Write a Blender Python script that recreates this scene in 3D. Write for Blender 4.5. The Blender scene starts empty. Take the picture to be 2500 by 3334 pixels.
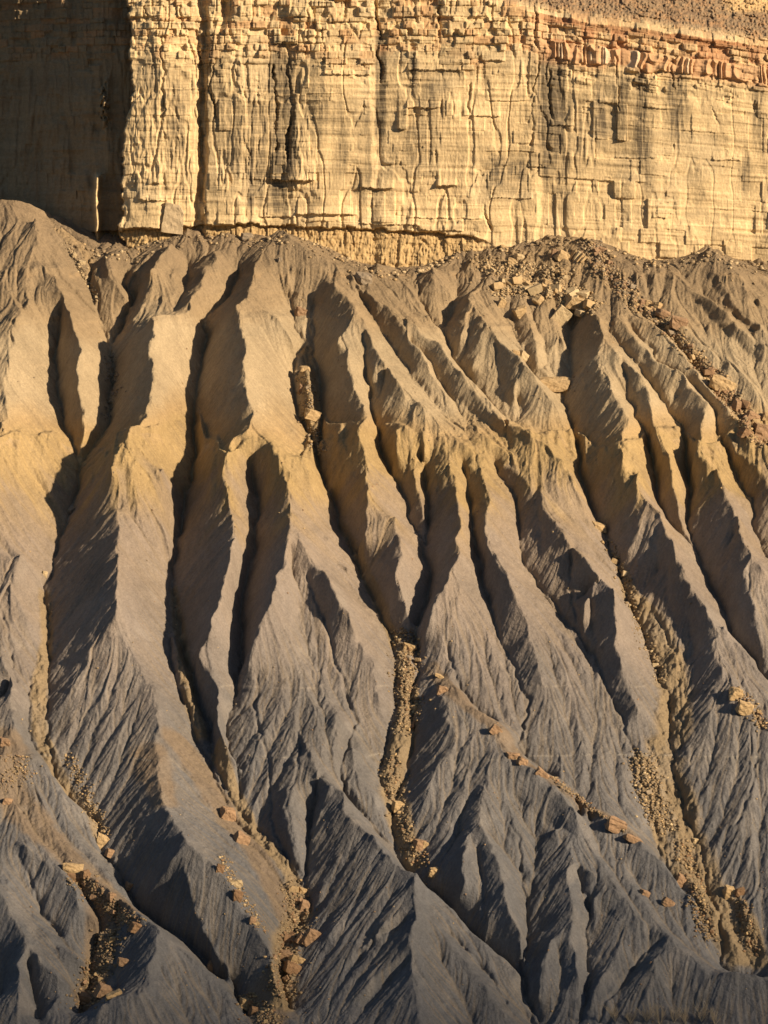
import bpy, bmesh, math, random
import numpy as np
from mathutils import Vector, Matrix

# ------------------------------------------------------------------ camera
SC = bpy.context.scene
PITCH = math.radians(-3.0)
CAMP = np.array([0.0, -1000.0, 52.4])
cam_data = bpy.data.cameras.new('camera')
cam = bpy.data.objects.new('camera', cam_data)
SC.collection.objects.link(cam)
cam.location = CAMP.tolist()
cam.rotation_euler = (math.radians(90) + PITCH, 0, 0)
cam_data.sensor_fit = 'HORIZONTAL'
cam_data.sensor_width = 36
cam_data.lens = 240
cam_data.clip_start = 1
cam_data.clip_end = 30000
SC.camera = cam
# ------------------------------------------------------------------ light
SUN_EL, SUN_AZ = math.radians(21.5), math.radians(57)   # azimuth: from straight behind the camera towards the right
SDIR = Vector((math.sin(SUN_AZ)*math.cos(SUN_EL), -math.cos(SUN_AZ)*math.cos(SUN_EL), math.sin(SUN_EL)))
world = bpy.data.worlds.new("World"); SC.world = world; world.use_nodes = True
wn = world.node_tree
sky = wn.nodes.new('ShaderNodeTexSky'); sky.sky_type = 'NISHITA'; sky.sun_disc = False
sky.sun_elevation = SUN_EL; sky.sun_rotation = math.atan2(SDIR.x, SDIR.y)
wn.links.new(sky.outputs[0], wn.nodes['Background'].inputs[0])
wn.nodes['Background'].inputs[1].default_value = 0.05
sl = bpy.data.lights.new('sun', 'SUN'); sl.energy = 5.0; sl.angle = math.radians(1.3); sl.color = (1.0, 0.80, 0.55)
sun = bpy.data.objects.new('sun', sl); SC.collection.objects.link(sun)
sun.rotation_euler = SDIR.to_track_quat('Z', 'Y').to_euler()
SC.view_settings.view_transform = 'Standard'
SC.view_settings.look = 'None'
SC.view_settings.exposure = 0.6
SC.view_settings.gamma = 1
SC.cycles.max_bounces = 4

# ------------------------------------------------------------------ geometry frame
SL = math.radians(36.0)
VAX = np.array([0, math.cos(SL), math.sin(SL)]); NAX = np.array([0, -math.sin(SL), math.cos(SL)])
YC = 70.0                                              # plane of the cliff
FW = np.array([0, math.cos(PITCH), math.sin(PITCH)]); UP = np.array([0, -math.sin(PITCH), math.cos(PITCH)])
K = 0.15/2500.0
def ray(px, py):
    px = np.asarray(px, float); py = np.asarray(py, float)
    return FW + np.stack([(px-1250)*K, 0*px, 0*px], -1) + ((1667-py)*K)[..., None]*UP
def on_plane(px, py, h):
    d = ray(px, py); t = (h - CAMP @ NAX)/(d @ NAX); P = CAMP + t[..., None]*d
    return P[..., 0], P @ VAX
def project(P):
    q = P - CAMP; f = q @ FW
    return q[..., 0]/f/K + 1250, 1667 - (q @ UP)/f/K

# ------------------------------------------------------------------ noise
_TB = np.random.default_rng(12345).random(1 << 20).astype(np.float32)
def _h(ix, iy, seed):
    ix = np.asarray(ix).astype(np.int32); iy = np.asarray(iy).astype(np.int32)
    return _TB[((ix+seed*397+iy*733) ^ (iy*8191+seed*31)) & 0xfffff]
def vn(x, y, seed=0):
    x = np.asarray(x, np.float32); y = np.asarray(y, np.float32)
    xf = np.floor(x); yf = np.floor(y); fx = x-xf; fy = y-yf
    fx = fx*fx*fx*(fx*(fx*6-15)+10); fy = fy*fy*fy*(fy*(fy*6-15)+10)
    ix = xf.astype(np.int32); iy = yf.astype(np.int32)
    a = _h(ix, iy, seed); b = _h(ix+1, iy, seed); c = _h(ix, iy+1, seed); d = _h(ix+1, iy+1, seed)
    return ((a+(b-a)*fx)*(1-fy) + (c+(d-c)*fx)*fy)*2-1
def fbm(x, y, oct=4, seed=0, gain=.5):
    s = 0; a = 1; t = 0
    for i in range(oct):
        s = s + a*vn(x*2**i+i*17.3, y*2**i-i*9.1, seed+i*13); t += a; a *= gain
    return s/t
def sstep(a, b, x):
    t = np.clip((x-a)/(b-a), 0, 1); return t*t*(3-2*t)

# ------------------------------------------------------------------ traced crests and gullies (points from survey tiles, h = metres off the mean slope)
TO = dict(A=(0,700), B=(800,700), C=(1500,700), D=(0,1500), E=(800,1500), F=(1500,1500), G=(0,2400), H=(800,2400), I=(1500,2400))
LINES = '''
A 190 20 9,215 100 9,150 260 9,175 400 8.2,130 520 9,60 600 10,55 700 9.5,45 850 9,10 910 9,40 990 8.5,20 1170 8.5,-60 1300 8.5,-80 1500 8.5
A 300 330 8.5,340 480 8,385 540 8,400 620 7.5,440 740 7,420 830 7,430 950 6,450 1050 5,455 1180 3,430 1270 1
A 340 490 6.5,320 650 3,290 790 2,315 900 1.5,330 1050 1,380 1200 .5,420 1290 0
A 330 60 7.5,400 150 6,480 240 4.5,520 430 3,540 600 1.5,590 690 1,630 800 0,600 950 0,570 1130 0,500 1250 0,430 1350 0|D 430 120 0,360 330 0,300 480 0,265 600 0,235 720 -.3,245 850 -.5,260 960 -.5,255 1150 -.5,250 1300 -.5,255 1490 -.5|G 290 80 -.5,300 230 -.5,380 320 -.5,500 420 -.5,530 480 -.5,520 580 -.5,640 740 -.7,690 860 -.8,760 930 -1,900 1030 -1,1010 1120 -1,1120 1230 -1,1260 1370 -1.5,1350 1520 -1.5
A 40 270 8,-60 330 8
A 640 170 5,570 240 6,600 310 6,640 380 4.5,700 450 3.5,690 520 2,620 650 1
A 480 260 2.5,500 400 2.5,540 560 1.6
A 930 150 8,860 230 8,820 300 8,800 400 6,770 520 5,700 600 3,640 680 1
A 700 300 3,650 370 2.5,730 440 1.5,690 520 1,650 600 .7,610 680 .5
A 1150 200 7,1180 250 7.5,1110 290 7.5,1080 400 7,1050 450 7,1020 520 8,920 545 8.5,820 570 9.5,850 660 9.5,790 730 9.5,830 800 9.5,840 900 9.5,820 1000 9.5,790 1090 9.5,750 1160 9.5,690 1220 9.5,640 1290 9.5|D 600 80 9.5,640 150 8,650 230 7.2,635 290 7.2,630 400 8.5,630 600 9,630 780 8.5,620 850 8,640 930 6.5,740 1100 5,830 1250 5,860 1400 5.5,860 1490 5.8|G 850 100 6,880 340 8,950 470 8,1010 570 9.5,1080 640 9,1150 700 8.5,1230 800 8,1300 920 7,1400 1060 6,1455 1180 5,1480 1300 4,1530 1420 3
D 620 850 8,540 960 6,480 1050 4.5,430 1100 3.5,380 1250 2.5
D 730 20 9.5,740 120 8.5,740 220 6.8,730 340 6.5
D 880 40 7.5,855 160 6.5,870 330 5,920 480 2
G 1010 570 9.5,1010 760 7.4,1060 950 5.6,1150 1150 3.8,1260 1300 1.5
G 1010 570 9.5,950 650 8,870 760 5.5,800 850 2.5
A 1010 260 4,1020 340 4,970 470 5,930 530 7
A 1290 300 4,1240 450 3.5,1130 540 2.5,1100 600 1.8,1110 710 1,1080 800 .7,1070 900 .5,1060 1050 0,1050 1250 0,1030 1400 -.5|D 960 430 -1,930 560 -1.2,920 680 -1.2,960 860 -1.2,990 1020 -1.2,1050 1180 -1.2,1080 1330 -1.2,1130 1450 -1.2|G 1150 80 -1.2,1210 250 -1.2,1330 440 -1.2,1500 600 -1.2,1600 720 -1.2,1640 870 -1.5,1610 1000 -1.5,1530 1150 -1.5,1510 1300 -1.5,1560 1500 -1.5
D 905 900 0.4,925 1050 .3,960 1190 .2,1010 1300 0,1040 1480 -.3|G 1100 60 -.3,1170 230 -.5,1260 400 -.8,1350 520 -1
D 930 940 1.2,975 1100 1,1040 1300 1,1090 1470 .8
A 1500 85 7.5,1380 270 8.5,1350 400 8.5,1330 470 9,1280 505 10,1300 620 10,1325 680 10,1320 800 10,1310 900 10,1340 1000 10,1370 1090 10,1340 1180 10,1260 1210 10|D 1200 60 9.5,1240 240 7,1275 370 8,1240 540 8.5,1190 750 8,1130 930 7,1110 990 5.5,1080 1060 4.5,1130 1150 4,1180 1250 4.2,1170 1400 4.5|G 1200 30 4,1290 130 3
A 1340 1180 10,1440 1200 9.8|D 1500 20 10,1520 80 9.5,1560 200 9,1555 290 8.5,1570 370 9.5,1530 520 9.5,1530 570 9.3,1470 740 9,1400 870 8,1370 1020 6,1340 1100 5
D 1350 20 6.5,1390 180 4,1390 330 3,1370 480 2,1320 650 1,1300 800 .5,1300 950 0,1300 1100 0,1260 1250 0,1220 1420 0|G 1230 60 -.5,1280 180 -.8,1300 330 -1
E 60 1180 2.5,50 1400 2.5|H 110 80 2,130 250 1.5,150 480 0,220 630 -.5,300 740 -1
E 240 480 8.3,270 660 6,300 900 4.5,350 1080 3,420 1240 2.5
E 250 300 9,300 460 9,400 580 8.8,500 730 8.5,550 860 7,620 980 4.5,690 1150 3,720 1300 2
E 330 620 6.5,400 800 4.8,450 930 3.8,490 1100 2.8,540 1250 2,600 1400 1.5|H 500 180 1,560 330 .5,640 420 -.3,760 560 -1.5
A 1450 520 8.5,1550 640 6.5,1590 700 5
E 330 0 8,330 160 6.5,350 300 6,500 520 3,600 700 1.5,700 860 .5
B 170 420 5,240 430 4,270 600 2.8,330 690 2,270 740 1.4,250 850 .8,270 950 .5,280 1080 .2,350 1200 0,400 1380 0,440 1490 0|E 470 180 -.8,500 350 -1,590 520 -1,640 640 -1,720 790 -1.2,800 960 -1.5,800 1080 -1.5,810 1300 -1.8,780 1450 -2|H 700 200 -2,760 310 -2.3
B 370 480 3.5,370 700 1.8,400 900 .7,400 1100 .3,410 1250 0
B 340 800 3,330 950 2.8,350 1080 2,370 1180 1
E 870 960 -.8,860 1200 -1,840 1450 -1.2|H 790 200 -1.6
E 910 950 -1.5,940 1080 -1.8,900 1250 -2,910 1480 -2.3|H 900 40 -2.3,870 200 -2.3,790 350 -2.5,800 500 -2.6,810 640 -2.8,950 800 -3,1080 900 -3,1220 1060 -3,1330 1160 -3,1490 1270 -3,1520 1400 -3,1590 1540 -3
B 200 80 8.5,300 180 8,430 250 7.5,440 340 7.5,490 400 9,580 490 9.5,640 590 9.5,700 720 9.5,770 830 9.5,860 950 9.5,960 1060 9,1060 1150 9,1150 1230 9,1290 1310 8.5
B 580 490 9.5,555 600 8.7,490 710 8.2,550 740 8.2,560 830 8.3,580 900 8.3,640 1040 8.3,650 1100 8.2,610 1190 8.2,650 1280 7.8,640 1400 7.3,650 1490 7.2|E 640 170 7.2,645 430 5,600 470 2
E 645 430 5,800 290 7.2,840 430 7.2,850 500 6.5,820 570 6,810 650 6,860 800 3.5,900 900 1
B 640 600 9,640 850 6,680 1050 4,710 1180 3,740 1300 2,780 1400 1.5|E 780 40 1.3,850 170 1.2,880 280 1,930 380 .7,970 470 .2,985 600 0,970 780 -.5,920 900 -1
B 720 770 9,690 860 7.5,660 930 6.2
B 790 860 9.2,760 980 7,730 1080 5.2
B 760 850 7.5,730 960 5.8,700 1060 4.4
B 950 1055 9,880 1110 8.5,810 1200 7.5,790 1290 6|E 830 0 5,900 0 5,930 160 4.3,960 300 3
B 960 1060 9.2,970 1200 8.5,960 1300 7.5
E 950 0 3.5,980 120 2,990 260 1.3,978 450 .3
B 1040 1200 8.5,1090 1300 8.2|E 1090 0 8.2,1130 100 8.2,1150 240 8.5,1155 350 9,1130 430 9,1150 500 8.7,1110 600 8.5,1040 730 7.5,1000 850 5.5,970 950 3
E 1020 30 6.5,1040 170 5,1070 250 4.5
E 1120 600 8.4,1140 700 7.2,1140 800 6.6,1085 920 5,1080 1030 3
E 1085 1000 2.5,1130 1160 1.6,1230 1320 1.2,1350 1400 1
E 1170 20 6,1200 180 5,1220 330 4.2,1260 480 3.7,1290 640 3,1330 800 2.3,1370 960 1.7,1430 1080 1,1480 1220 .5,1530 1300 0|I 300 50 -.3,420 160 -.5,510 210 -.8
E 1200 20 8.2,1270 40 8.5,1310 230 8.5,1290 310 8.5,1290 400 9,1330 510 9.3,1400 610 9,1460 730 7.5,1500 830 6,1540 1000 4.5,1600 1200 3.5
B 1340 1350 5|F 180 20 4,260 130 3.5,300 200 2.8,310 380 2,340 530 1.7,440 680 1.3,560 830 .8,640 940 .3,730 1080 0,800 1240 -.5,880 1380 -1,890 1490 -1|I 900 0 -1,950 120 -1.3,1010 330 -1.6,1060 500 -2,1075 650 -2.2,1180 800 -2.6,1260 930 -3,1330 1080 -3.4,1420 1240 -4,1600 1330 -4.5
F 230 20 6.5,300 40 7,370 100 7,400 200 6.5,420 320 5,430 500 3
F 420 140 6.8,460 280 7.5,600 450 8,720 610 8.5,820 700 9.3,825 800 8.3,830 920 7,850 1050 5.5,880 1200 3.5,960 1350 2
F 730 620 8.5,690 740 6.8,660 860 4.5
F 600 480 5.5,580 620 3.5,640 860 2,700 1000 1
F 700 680 6,680 860 3,740 980 2
F 830 920 7,770 960 5,740 1010 3
B 480 270 7.5,560 330 7.5,700 460 8.2,770 510 8.8,840 600 8.8,900 700 8.3,980 780 8,1040 900 7,1100 990 6.2,1200 1110 4.8
B 520 330 6.5,600 400 6.2,680 540 6,740 640 5.5,830 760 5.5,920 890 5.8,1010 980 6,1120 1070 6,1230 1140 6
B 640 310 7.5,700 340 6.8
B 780 515 8.8,870 575 8.6,950 650 8.5,1060 720 8.8,1100 790 8.5,1190 900 8,1290 1030 7.5,1400 1130 7.8,1500 1180 7.8,1640 1300 7
B 880 690 6.5,960 760 6,1030 850 5.3,1100 960 4.8,1250 1090 4.8,1380 1200 5
B 1200 1110 6.5,1290 1190 7.6,1390 1260 7.6,1500 1330 7
B 1395 1130 6,1410 1200 4.6,1425 1270 4.8
B 930 300 3,930 440 4,1000 560 3,1080 660 2.6,1140 780 2.6,1200 880 2.6,1330 1010 3,1420 1110 4.5
B 700 260 5.5,820 330 5,900 430 5.2,1000 570 4.5,1070 680 4
B 1010 280 6.5,1000 350 6.5,1070 400 5,1140 480 3
B 1150 300 4.5,1120 480 2.5,1080 600 2
B 1250 400 6,1200 470 7.3,1300 580 8.8|C 190 690 8.2,280 730 8.7,330 780 9.2,370 840 8.2,430 960 6.5,520 1060 4.5,600 1190 2
C 30 530 8,0 660 6
C 130 590 8.6,100 700 7,60 830 4.5
C 80 590 7,30 700 5,40 850 3
C 190 710 6.5,200 850 4.5,240 980 3.5,270 1120 3.2
C 330 790 8.7,300 900 7,290 980 5.5
C 0 860 6.8,100 950 7.2,200 1080 7.2,270 1150 7.5,380 1220 7.5,560 1340 7.5|F 600 80 7,660 260 3.5,700 350 2
C 300 1000 3.2,400 1150 3.5,500 1250 3.5
C 380 330 5.5,450 460 6.5,500 440 7,600 430 7,690 500 6
C 340 480 6.3,400 600 5.2,410 800 4
C 470 540 4.5,540 640 3.3,560 720 2.5
C 280 560 3.5,370 830 2.8,440 900 2.3
C 450 650 3,460 840 2.5,540 930 1.5,550 1000 .6,590 1090 0,620 1230 0,650 1330 -.5,650 1450 -.5|F 650 100 -.5,700 220 -1,780 400 -1.2,850 560 -1.3,900 740 -1.5,960 870 -1.8,1000 980 -2,1060 1130 -2.3,1120 1290 -2.8,1130 1490 -3|I 1150 200 -3.2,1200 400 -3.3,1290 560 -3.5,1320 730 -3.8,1330 860 -4,1400 1000 -4.3,1430 1130 -4.5,1400 1200 -4.6,1450 1290 -5
F 640 740 2,960 740 .5
I 1230 760 -1.5,1390 950 -2.2,1500 1150 -2.6
F 1020 780 .5,1100 900 .3,1170 1050 -.2,1180 1200 -.8,1200 1400 -1|I 1180 100 -1.5
I 1460 890 -3.5,1550 1080 -4,1600 1230 -4.3
C 680 430 7,720 540 8.5,740 600 9.3,770 690 9.5,740 745 9,760 820 9,800 920 9,870 1040 9,910 1110 9,870 1200 9,850 1290 8.7,890 1380 8.5,940 1480 8.3|F 945 80 8.3,950 180 8,1040 260 8,1110 360 8,1150 500 8,1200 620 7.7,1280 750 7.5,1340 830 7.5,1365 900 6.5,1380 1060 5.5,1430 1190 5.8,1500 1230 6.5,1659 1400 6
C 610 560 2,580 700 1.2,600 880 .8
C 740 740 9,690 790 7.5,630 860 4
C 870 760 8,900 950 6.2,960 1100 4.8,1010 1200 3.6,1025 1290 2.5,1060 1390 1.5,1065 1490 1|F 1080 240 .8,1120 330 .6,1200 400 .4,1280 480 0
C 770 690 9.5,850 760 9.3,930 840 9,1000 930 8.6,1030 1050 8,1040 1160 7.4,1065 1250 7,1130 1370 6|F 1130 50 5.8,1150 200 4,1200 350 1.8
C 780 600 7.5,880 700 7,930 790 6.4,1040 930 5,1110 1020 4,1190 1130 3,1220 1230 2,1215 1350 1,1240 1480 .3|F 1238 160 .2,1230 370 -.3,1290 520 -.7,1350 650 -.9,1420 800 -1.2,1470 940 -1.4,1600 1100 -1.6,1659 1190 -1.6
F 1040 270 7.8,1060 420 5.5,1060 560 3,1050 660 1.5
F 1180 620 7.3,1200 740 5,1240 900 2
F 1120 600 4.2,1110 730 2.5,1160 900 1
F 1420 900 6.5,1600 1130 3,1659 1220 1
F 1240 950 .6,1260 1120 0,1250 1300 -.5
F 950 180 8,955 400 5,900 500 2
F 1470 1240 6.6,1400 1300 4.5,1330 1450 2.5
I 1615 20 5,1600 150 4.5,1560 330 3.2,1480 470 1.5
I 1230 60 1,1230 230 .2,1290 420 -.8
I 1390 200 1.5,1330 330 0,1260 460 -1.5
I 1659 400 2.5,1600 470 1.5,1560 640 .5
I 1640 720 1,1560 900 -.5,1540 1020 -2,1570 1100 -3
C 700 470 7.5,840 580 8.3,950 690 8.6,1060 790 8.7,1200 860 9,1230 930 8.5,1320 1020 8.5,1310 1110 8.3,1300 1200 8,1260 1330 7.5|F 1370 60 8,1430 180 8,1480 290 8.2,1520 440 8.2,1565 520 8.2,1640 600 8
C 1200 860 9,1195 970 7
C 1190 980 5.5,1100 960 6
C 930 540 8,1040 590 8.5,1110 660 8.4,1200 760 8,1285 860 7.8,1290 900 7.8,1410 1010 7.3,1500 1120 7.2,1640 1280 6.8
C 900 560 7,980 680 6.8,1100 810 6.2,1230 900 6.2,1380 1060 5.2,1400 1170 4.2,1440 1290 3.4,1490 1400 2.5|F 1500 90 2.5,1560 180 2,1600 370 1.5,1659 540 .8
C 930 480 7.3,1150 660 6.2,1280 830 5.5,1440 1010 5.2,1500 1090 5,1600 1190 4.5,1659 1250 4
C 1080 400 8,1150 480 7.6,1210 610 8,1300 690 7.8,1480 830 7.6,1659 990 7
C 1240 440 7.5,1340 560 6.5,1500 700 6,1659 850 5.5
C 650 110 8.5,800 180 8.3,1000 350 8.2,1100 400 8
C 1040 230 8.5,1250 400 9,1380 480 9,1500 610 8.5,1659 720 8
C 1340 170 10.5,1380 300 9.5,1450 440 9,1550 560 8,1659 650 7.6
C 1340 170 10.5,1450 260 10,1560 420 9,1620 470 8.6
C 1340 340 8.5,1430 480 7,1460 520 6.5,1600 640 6
C 1520 380 8.3,1590 480 7,1659 560 6.3
C 1100 250 8.3,1250 350 7.8,1420 520 7.2
C 1400 1180 6.5,1500 1290 6.4,1560 1380 6.4|F 1560 30 6.5,1640 80 6.5,1700 200 6
F 1565 530 8,1530 630 6.5,1590 800 5.3,1610 950 3,1640 1080 .5
F 1480 400 5,1420 560 3,1440 720 1.5
F 1380 60 6.2,1300 250 3.5,1250 350 1.5
E 1000 1120 0,1050 1230 3,1100 1220 4.5,1200 1310 5.5,1380 1460 6.5|I 180 20 7,290 110 8,450 200 7.5,560 290 7,700 380 6.3,830 450 6.5,960 560 6
E 1050 1240 3.5,1080 1330 5.5,1090 1400 6.2|H 1170 10 7,1165 50 7.2,1250 85 7.6,1400 90 9
H 1165 50 7.2,1060 140 5,960 330 2.5
H 1180 150 5.5,1100 300 4,980 480 1.5
H 1400 90 9,1320 160 8.5,1280 270 8.2,1270 420 8,1200 530 7.5,1170 650 7,1180 790 5,1150 870 1.5
H 1260 430 8,1310 560 8,1360 700 7.5,1400 830 7.5,1430 950 6.5,1480 1060 4.5,1500 1180 2
H 1250 600 5.5,1270 700 4.5,1295 900 2.8,1290 1090 0
H 1200 300 5.8,1150 500 4,1050 700 2,1040 790 1
I 240 420 6,320 560 4,320 720 2.5,355 890 1,365 1020 -.5,365 1150 -1.5,320 1260 -3
I 110 480 6.8,180 560 4.5,300 700 3
I 200 90 9,300 140 9,420 200 9,530 310 8.8,620 420 8.5,630 560 7,540 480 5.5
I 300 330 5,400 420 4.2,520 500 4.5
I 400 450 3.8,400 640 2.8,380 850 1.5
I 510 500 6.3,560 600 7,630 670 7.8,780 770 7.8,860 880 7.3,960 980 7.3,1040 1050 7.3,1130 1070 8,1170 1130 7.8,1260 1220 7.5,1330 1285 8,1450 1280 9.5,1600 1285 9.5,1680 1330 9.5
I 630 670 7.8,580 710 7.6,570 800 7.2,600 900 6.5,590 1040 6,500 1100 5.5,440 1220 3.5,420 1400 1.5
I 590 1040 6,620 1200 4.8,640 1350 3
I 800 830 7.7,730 860 6.5,700 930 5,800 960 4.3
I 970 1000 7.3,900 1050 6.3,860 1150 5.5,760 1300 4.5,700 1450 3
I 1130 1080 8,1060 1200 7.5,1030 1310 7,980 1450 5,900 1540 3.5
I 630 720 5.5,680 900 3.2,685 1000 2.8,690 1200 2,690 1350 1.3,650 1530 .3
I 1080 1110 5.5,980 1150 5,870 1330 3.8,780 1450 2.5,740 1540 1.8
I 520 1130 3.5,550 1250 2.5,530 1450 .8
I 450 1000 1.5,400 1180 0,370 1400 -1.5
I 350 1500 -3,420 1600 -3,330 1330 -3
I 1170 1140 7.6,1130 1300 6.5,1200 1500 4
I 1290 1300 7.2,1270 1500 4
I 900 570 5,960 565 5.6,1100 690 5,1200 830 4.6,1290 980 3.8,1360 1130 3
I 640 450 6.6,800 600 4.8,1000 800 4.5,1200 1020 4.6,1350 1220 5
I 640 470 -1,620 330 -.8
I 700 450 3,560 200 .5
E 290 1340 4|H 290 100 4,270 240 4,220 340 4,250 500 3,290 680 0.5
H 400 235 3.6,378 300 2,360 380 1,345 560 0,320 700 -1,330 860 -1.5,350 960 -1.5
E 420 1340 4.5,490 1370 6|H 470 120 4,540 250 2.5,620 370 1
E 250 1330 4|H 320 50 5.2,400 200 5.8,460 260 6.8,530 320 6.8,540 430 6.8,640 510 7,720 600 7.5,800 680 8,860 715 9,920 730 10.3,905 880 10,915 1000 10,890 1080 9.5,890 1180 9.3,925 1300 9.5,890 1380 9.3,940 1490 9,960 1600 9
H 580 50 3,600 200 1.8,700 350 .5
H 460 270 6.5,400 400 3.5,360 560 1.5
H 650 530 6.5,500 650 4,400 850 1
H 730 620 7,560 800 4.2,430 1000 1.2
H 880 800 8.8,700 870 6.5,500 1020 3.8,400 1160 1
H 905 900 9.8,760 1010 7.6,560 1180 4.5,350 1400 .5
H 860 1000 7.5,700 1100 5,550 1240 3.4
H 895 1170 9.2,820 1185 8.3,700 1300 6,500 1500 3
H 880 1230 7.3,780 1290 5.5,640 1450 3.5
H 890 1380 9.3,760 1500 7
H 1480 1280 1,1400 1210 2,1240 1080 2.5,1090 910 4,1000 820 6.5
H 1000 900 6.8,1150 1100 4,1330 1300 3,1450 1500 1.5
H 980 1060 7.2,1120 1300 5,1230 1540 3.5
H 1060 1050 6.6,1200 1230 5.6,1400 1500 4.4
G 0 130 6,70 20 5.5|D 60 1200 5,10 1050 5.5
D -40 700 4,60 1000 3,70 1180 2.2,0 1290 2
D 110 500 6,60 700 4.2,180 900 2
D 230 1100 .6,150 1250 .5,155 1490 .4|G 230 100 .3,280 190 0
G 70 20 5.5,180 90 4,260 200 2.5,420 400 3,520 540 1.5
G 0 250 5,130 420 5,330 620 5.2,450 740 5.2,600 850 5.5,700 910 6.5,780 990 7.8,850 1030 9,850 1130 8.5,800 1240 8,790 1290 8,820 1360 8.5,740 1400 8.8,580 1410 9,520 1500 8
G 640 640 .5,560 700 1.5,700 880 1.5
G 500 640 3,620 780 3
G 850 1030 9,1000 1160 6.5,1090 1240 4.8,1250 1400 3,1320 1530 2
G 860 1250 6.6,1000 1500 4.5
G 590 1420 9,700 1520 8.2
G -20 540 6,100 570 6.8,300 690 7,400 800 6.6,430 900 6,520 980 4.6,540 1080 3.2
G 100 640 5.5,180 820 4.2,240 960 3.3,330 1070 3
G -20 800 8.5,50 950 8.3,110 1050 8.3,150 1120 8.3,100 1230 7.8,110 1350 7.2,90 1500 6.5
G 150 1120 8.3,240 1230 6.8,330 1310 5.5,440 1380 3.5
G 0 720 7,150 950 5.5,300 1130 5,400 1180 5.2,485 1240 3.5
G -20 1130 4.5,20 1250 4,0 1400 3
G 160 1250 4.5,200 1400 3,210 1530 2.5
G 330 1390 5.3,290 1450 5,240 1540 4.5
G 420 760 3.6,500 900 2.4,540 960 2,530 1080 1,490 1200 .3,480 1330 0,430 1420 -.5,440 1530 -1
G 640 900 3.5,620 1080 3,600 1250 3,640 1370 4.5
'''
CLIFFBASE = [(-200,640),(0,662),(90,690),(150,735),(280,790),(330,800),(450,800),(520,760),(600,745),(760,752),(830,765),(950,752),(1050,790),(1200,860),(1300,875),(1400,850),(1500,800),(1660,785),(1780,757),(1900,768),(2000,800),(2120,845),(2230,830),(2310,798),(2400,845),(2500,845),(2700,830)]

DU, DV = 0.17, 0.20
U0, U1, V0, V1 = -108.0, 108.0, -168.0, 100.0
NU = int((U1-U0)/DU)+1; NV = int((V1-V0)/DV)+1
rng = np.random.default_rng(7)
S_, W_ = np.zeros((NV, NU)), np.zeros((NV, NU))
def splat(u, v, h, w=1.0):
    iu = np.round((u-U0)/DU).astype(int); iv = np.round((v-V0)/DV).astype(int)
    m = (iu >= 0) & (iu < NU) & (iv >= 0) & (iv < NV)
    np.add.at(S_, (iv[m], iu[m]), h[m]*w); np.add.at(W_, (iv[m], iu[m]), w)
def densify(pts, jit, hj, seed):
    p = np.array(pts, float); d = np.r_[0, np.cumsum(np.hypot(*(np.diff(p[:, :2], axis=0).T)))]
    n = max(2, int(d[-1]/0.08)); s = np.linspace(0, d[-1], n)
    # rounded corners between survey points
    q = np.stack([np.interp(s, d, p[:, k]) for k in range(3)], 1)
    r = int(.7/0.08)
    if n > 4*r:
        ker = np.hanning(2*r+1); ker /= ker.sum()
        qq = np.stack([np.convolve(np.pad(q[:, k], r, mode='reflect', reflect_type='odd'), ker, 'valid') for k in range(3)], 1)
        q = qq
    env = np.clip(np.minimum(s, d[-1]-s)/3, 0, 1)
    z = np.zeros_like(s)+seed*3.7
    q[:, 0] += env*jit*(vn(s/3.5, z, 3)+.8*vn(s/1.4, z, 4)); q[:, 1] += env*jit*(vn(s/3.5, z, 5)+.5*vn(s/1.4, z, 6))
    q[:, 2] += env*hj*(vn(s/4, z, 8) + .8*vn(s/1.7, z, 9))
    return q
def parse(line):
    out = []
    for seg in line.split('|'):
        o = TO[seg[0]]
        for t in seg[1:].split(','):
            x, y, h = map(float, t.split()); out.append((o[0]+x/1.659, o[1]+y/1.659, h))
    return out
def HGf(x, y): return np.interp(x, [950, 1500], [1.12, .76])*np.interp(y, [1930, 2250, 2550, 3334], [1, .74, .70, .84])*np.interp(np.hypot((x-600)/250, (y-2760)/200), [.5, 1.2], [1.25, 1])*np.interp(np.hypot((x-1370)/300, (y-2900)/350), [.5, 1.2], [1.18, 1])*np.interp(y, [800, 1050], [.85, 1])
GM = np.zeros((NV, NU))
for i, line in enumerate(LINES.strip().split('\n')):
    P = np.array(parse(line)); low = P[:, 2].mean() < 4.2 and len(P) > 3; P[:, 2] *= HGf(P[:, 0], P[:, 1])
    u, v = on_plane(P[:, 0], P[:, 1], P[:, 2])
    q = densify(np.stack([u, v, P[:, 2]], 1), 0.46, 0.42, i)
    splat(q[:, 0], q[:, 1], q[:, 2])
    if low:
        iu = np.round((q[:, 0]-U0)/DU).astype(int); iv = np.round((q[:, 1]-V0)/DV).astype(int); ok = (iu > 0) & (iu < NU) & (iv > 0) & (iv < NV)
        GM[iv[ok], iu[ok]] = np.clip(np.minimum(np.arange(len(q)), 4e9)/60., 0, 1)[ok]
# foot of the cliff
cb = np.array(CLIFFBASE, float); d = ray(cb[:, 0], cb[:, 1]); t = (YC+1-CAMP[1])/d[:, 1]; P = CAMP + t[:, None]*d
cbh, cbv = P @ NAX, P @ VAX
q = densify(np.stack([P[:, 0], cbv, cbh], 1), .1, .2, 99); splat(q[:, 0], q[:, 1], q[:, 2])
for k in range(1, 8): splat(q[:, 0], np.full(len(q), V1-k*.2), q[:, 2] - 4)

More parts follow.
